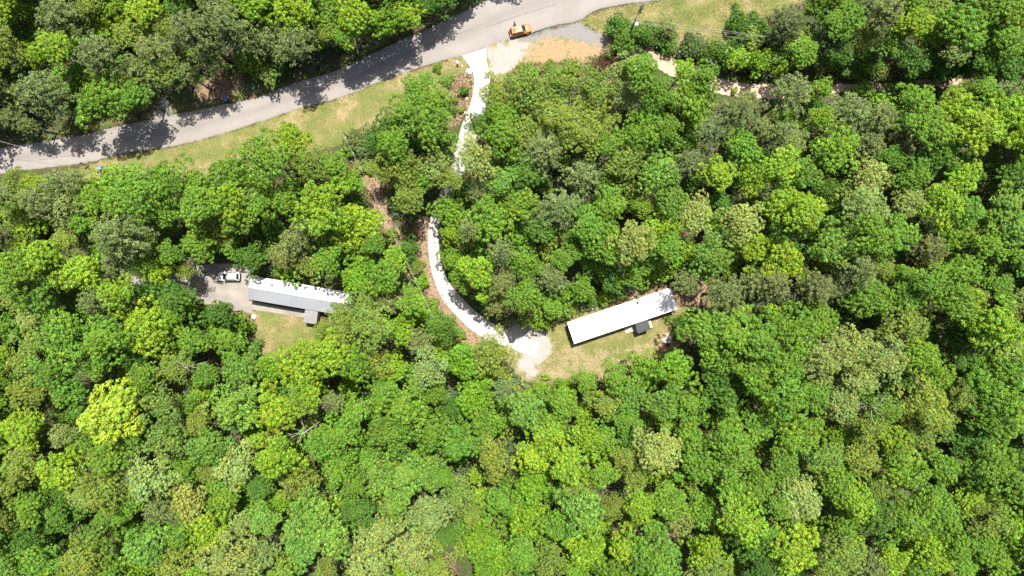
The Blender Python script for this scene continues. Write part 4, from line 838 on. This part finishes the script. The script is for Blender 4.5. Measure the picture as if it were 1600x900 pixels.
def plant(name, label, cat, group, px, py, rpx, kind, h, shape, crown_depth_f):
    col = np.array(KINDS[kind][0]); v = 1+tr.normal(0, .08); hsh = tr.normal(0, .05)
    col = np.clip(col*v*np.array([1+hsh, 1, 1-hsh]), .005, .4)
    if kind == 'y': col = np.array(KINDS['y'][0])
    zc = h*0.80 if h > 8 else h*.6
    x, y, _ = W(px, py, zc); rad = rpx*SC*(CAMH-zc)/CAMH
    cm, tm, R0 = PROTO[shape][tr.integers(len(PROTO[shape]))]
    root = empty(name, (x, y, 0)); tag(root, label, cat, group)
    s = rad/R0*.965; rz = tr.uniform(0, 6.28)
    c = link('crown', cm, root, None, (tr.normal(0, .04), tr.normal(0, .04), rz)); sy = tr.uniform(.88, 1.12)
    sz = s*tr.uniform(.85, 1.1)
    depth = {'coarse': .95, 'fine': .92, 'pine': 1.35, 'shrub': .7}[shape]*R0*sz
    zb = max(.15, h-depth-.4*s)
    c.location = (0, 0, zb); c.scale = (s*sy, s/sy, sz); c.color = (*col, 1)
    t = link('trunk', tm, root, None, (0, 0, rz)); t.scale = (s*sy, s/sy, zb/10.0)
    if shape != 'shrub' and zb/10 > .3: t.scale = (max(.55, s*sy*.95), max(.55, s/sy*.95), zb/10.0)
    return root
SUNNY = [([(330,415),(392,420),(470,432),(470,480),(330,470)], 60, .66), ([(885,500),(1010,460),(1020,500),(900,540)], 70, .66), ([(670,350),(690,350),(700,440),(760,500),(850,530),(840,570),(740,520),(680,450)], 45, .66), (ROAD_TOP[1:15]+[(x, y+25) for x, y in ROAD_TOP[1:15]][::-1], 85, .8)]
GROUPS = {'broadleaf_tree': 'broad-leaved trees of the woods', 'bright_broadleaf_tree': 'bright-leaved trees of the woods', 'oak_tree': 'fine-textured oaks of the woods', 'pine_tree': 'pines of the woods'}
for px, py, rpx, k, hx, label in trees:
    col, shape, h, words, nm = KINDS[k]
    hh = h*tr.uniform(.76, 1.2)*min(1.08, .55+rpx/68)
    if hx: hh = hx
    for q, reach, fac in SUNNY:
        if hx: break
        dn = pip(np.array([[px, py+reach*.55]]), q)[0]
        if dn > -reach*.55: hh *= fac; break
    plant(nm, label, 'tree', GROUPS[nm], px, py, rpx, k, hh, shape, .7)
for px, py, rpx, k, h, label in SHRUBS:
    if 1040 < px < 1400 and py < 130: h *= .55; py -= 4; k = 'd' if k in 'm' else 'm' if k == 'c' and px < 1260 else k
    plant('shrub', label, 'shrub', 'shrubs at the edges of the woods', px, py, rpx, k, h, 'pine' if (k in 'nk' and h > 4.5) else 'shrub' if rpx < 16 else 'fine' if k in 'or' else 'coarse', .7)

# dead, bare trees standing in the canopy
def dead(label, px, py, z, size, seed):
    r = random.Random(seed); x, y, _ = W(px, py, z); root = empty('dead_tree', (x, y, 0)); tag(root, label, 'tree', 'bare dead trees')
    MB().tube([(0, 0, 0), (.1, 0, z*.5), (0, 0, z)], [.22, .17, .09], 7).build('trunk', M['deadwood'], root)
    m = MB()
    for k in range(7):
        t = r.uniform(0, 6.28); l = size*r.uniform(.4, .8); zb = z*r.uniform(.85, 1.0)
        p1 = Vector((math.cos(t)*l*.5, math.sin(t)*l*.5, zb+l*.3)); p2 = Vector((math.cos(t+.2)*l, math.sin(t+.2)*l, zb+l*.42))
        m.tube([(0, 0, zb), p1, p2], [.06, .04, .012], 5)
        for q in range(3):
            t2 = t+r.uniform(-1, 1); b0 = p1.lerp(p2, r.random()); m.tube([b0, b0+Vector((math.cos(t2), math.sin(t2), .3))*size*.3], [.028, .009], 4)
    m.build('branches', M['deadwood'], root)
dead('bare dead branches in olive trees right of the lower centre', 1368, 638, 17.5, 3.2, 1)
dead('bare dead snag below the concrete parking pad', 289, 574, 14.5, 2.2, 2)
dead('bare dead tree among bright trees lower left of centre', 472, 678, 17, 2.6, 3)

# ------------------------------------------------------------------ undergrowth, grass, surrounding woods (uncountable)
def forest_points(n, r, clear=4, lo=(-60, -60), hi=(1660, 960)):
    P = r.uniform(lo, hi, (n, 2)); m = np.ones(n, bool)
    for q in OPEN_CLEAR: m &= pip(P, q) < -clear
    return P[m]
r = np.random.default_rng(50); P = forest_points(15000, r, 5); n = len(P); X0 = (P[:,0]-800)*SC; Y0 = (450-P[:,1])*SC
C, Nn, T, L = [], [], [], []
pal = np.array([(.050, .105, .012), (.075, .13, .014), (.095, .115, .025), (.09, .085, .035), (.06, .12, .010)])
for i in range(n):
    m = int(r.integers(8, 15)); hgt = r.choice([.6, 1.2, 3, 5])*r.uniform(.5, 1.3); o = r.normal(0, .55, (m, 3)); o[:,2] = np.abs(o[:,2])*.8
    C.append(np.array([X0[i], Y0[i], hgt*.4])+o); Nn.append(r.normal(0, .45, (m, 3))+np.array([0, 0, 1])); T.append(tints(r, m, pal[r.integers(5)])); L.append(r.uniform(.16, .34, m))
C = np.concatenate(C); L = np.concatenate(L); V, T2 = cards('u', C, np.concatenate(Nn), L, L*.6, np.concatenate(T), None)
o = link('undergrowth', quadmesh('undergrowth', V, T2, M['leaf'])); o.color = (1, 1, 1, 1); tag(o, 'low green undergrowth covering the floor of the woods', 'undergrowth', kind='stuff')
r = np.random.default_rng(52); VV, TT = [], []; tiny = [broad_crown(700+q, 2.6, 11, 8, 11, .19, .7, .32, 1.2, 90, (1.2, 2.0))[0] for q in range(4)]
for gx_ in np.arange(-8, 1612, 33):
    for gy_ in np.arange(-8, 912, 33):
        p = np.array([[gx_+r.uniform(-9, 9), gy_+r.uniform(-9, 9)]]); z = r.uniform(3.5, 7)
        T_ = np.array([t[:3] for t in trees]); dd = np.hypot(T_[:,0]-p[0,0], T_[:,1]-p[0,1])
        if (dd < T_[:,2]*.78).any(): continue
        x, y, _ = W(p[0,0], p[0,1], z); g_ = np.array([[x/SC+800, 450-y/SC]])
        if any(pip(g_, q)[0] > -13 or pip(p, q)[0] > -10 for q in OPEN_CLEAR): continue
        V, T = tiny[int(r.integers(4))]; s_ = r.uniform(.75, 1.15); th = r.uniform(0, 6.28); ca, sa = math.cos(th), math.sin(th); Q = V*s_
        VV.append(np.c_[Q[:,0]*ca-Q[:,1]*sa+x, Q[:,0]*sa+Q[:,1]*ca+y, Q[:,2]+z-1.5]); TT.append(T*np.array(KINDS[r.choice(list('mmdocbu'))][0])*r.uniform(.8, 1.1))
print('understorey', len(VV))
o = link('understorey', quadmesh('understorey', np.concatenate(VV), np.concatenate(TT), M['leaf'])); o.color = (1, 1, 1, 1); tag(o, 'young green understorey filling the gaps between tree crowns', 'understorey', kind='stuff')
# grass blades
r = np.random.default_rng(51); C, T, L = [], [], []
for poly, n, dryness in ((VERGE, 26000, .35), (FIELD, 17000, .35), (LAWN_L, 7000, .3), (LAWN_R, 15000, .45), (ROUGH, 9000, .5), (VERGE_N, 8000, .3)):
    q = np.array(poly, float); P = r.uniform(q.min(0)-6, q.max(0)+6, (int(n*2.2), 2)); sdv = pip(P, q); P = P[sdv > r.normal(-1.5, 2.0, len(P))][:n]
    bad = np.zeros(len(P), bool)
    for b in (ROADPOLY, DRIVEPOLY, PAD, APRON, TRACKPOLY, WALK): bad |= pip(P, b) > -.8
    for b in CLAY+GRAVEL: bad |= pip(P, b) > r.normal(0, 2.5, len(P))
    P = P[~bad]; n = len(P)
    pat = np.sin(P[:,0]*.09+np.sin(P[:,1]*.11)*2)+np.sin(P[:,1]*.17+P[:,0]*.05)+r.normal(0, .9, n)
    P = P[pat > -.9]; pat = pat[pat > -.9]; n = len(P)
    w = np.clip((pat*.25+.35*dryness+.2)[:,None], 0, 1); c = np.array([(.115, .138, .032)])*(1-w)+np.array([(.215, .185, .082)])*w
    hh = r.uniform(.03, .11, n)*(2.2 if poly in (ROUGH,) else 1)
    C.append(np.c_[(P[:,0]-800)*SC, (450-P[:,1])*SC, hh*.6]); T.append(c*(1+r.normal(0, .15, (n, 1)))); L.append(hh+.03)
C = np.concatenate(C); L = np.concatenate(L); T = np.clip(np.concatenate(T), .01, 1)
V, T2 = cards('g', C, r.normal(0, .7, C.shape)+np.array([0, 0, .6]), L, L*.45, T, None)
o = link('grass', quadmesh('grass', V, T2, M['blade'])); o.color = (1, 1, 1, 1); tag(o, 'short mown and dry grass of verges, field and lawns', 'grass', kind='stuff')
# dead brush in the cleared strip and on banks
r = np.random.default_rng(53); C, T, L = [], [], []
for poly, n in [(b, 900) for b in BROWN]:
    q = np.array(poly, float); P = r.uniform(q.min(0), q.max(0), (n*3, 2)); P = P[pip(P, q) > 0][:n]; n = len(P)
    C.append(np.c_[(P[:,0]-800)*SC, (450-P[:,1])*SC, r.uniform(.05, .4, n)]); g_ = r.random((n, 1)) < .22
    T.append(np.where(g_, np.array([(.07, .09, .02)]), np.array([(.19, .13, .082)]))*(1+r.normal(0, .25, (n, 1)))); L.append(r.uniform(.08, .26, n))
C = np.concatenate(C); L = np.concatenate(L); T = np.clip(np.concatenate(T), .01, 1)
V, T2 = cards('d', C, r.normal(0, .6, C.shape)+np.array([0, 0, .6]), L, L*.3, T, None)
o = link('dead_brush', quadmesh('dead_brush', V, T2, M['blade'])); o.color = (1, 1, 1, 1); tag(o, 'dry brown brush in the cleared strip and along bare banks', 'brush', kind='stuff')
# the same woods going on past the frame
r = np.random.default_rng(60); VV, TT = [], []; lite = {}
for s in range(4):
    (V, T), _ = broad_crown(500+s, 4.5, 18, 9, 9, .30, .75, .45, 1.2, 300, (1.1, 1.8)); lite[s] = (V, T)
cols = [KINDS[k][0] for k in 'mmbodup']
for gx_ in np.arange(-115, 1716, 46):
    for gy_ in np.arange(-115, 1016, 46):
        px, py = gx_+r.uniform(-12, 12), gy_+r.uniform(-12, 12)
        if -22 < px < 1622 and -22 < py < 922: continue
        h = r.uniform(14, 18); x, y, _ = W(px, py, h*.8); g_ = np.array([[x/SC+800, 450-y/SC]])
        if pip(g_, ROADPOLY)[0] > -20 or pip(g_, FIELD)[0] > -15 or pip(g_, TRACKPOLY)[0] > -10: continue
        V, T = lite[int(r.integers(4))]; s = r.uniform(.7, 1.05); th = r.uniform(0, 6.28); c_, s_ = math.cos(th), math.sin(th)
        Q = V*s; Q = np.c_[Q[:,0]*c_-Q[:,1]*s_+x, Q[:,0]*s_+Q[:,1]*c_+y, Q[:,2]+h-3.2]
        VV.append(Q); TT.append(T*np.array(cols[int(r.integers(len(cols)))])*r.uniform(.85, 1.15))
o = link('surrounding_woods', quadmesh('surrounding_woods', np.concatenate(VV), np.concatenate(TT), M['leaf'])); o.color = (1, 1, 1, 1)
tag(o, 'the closed green woods carrying on past the edges of the view', 'woods', kind='stuff')
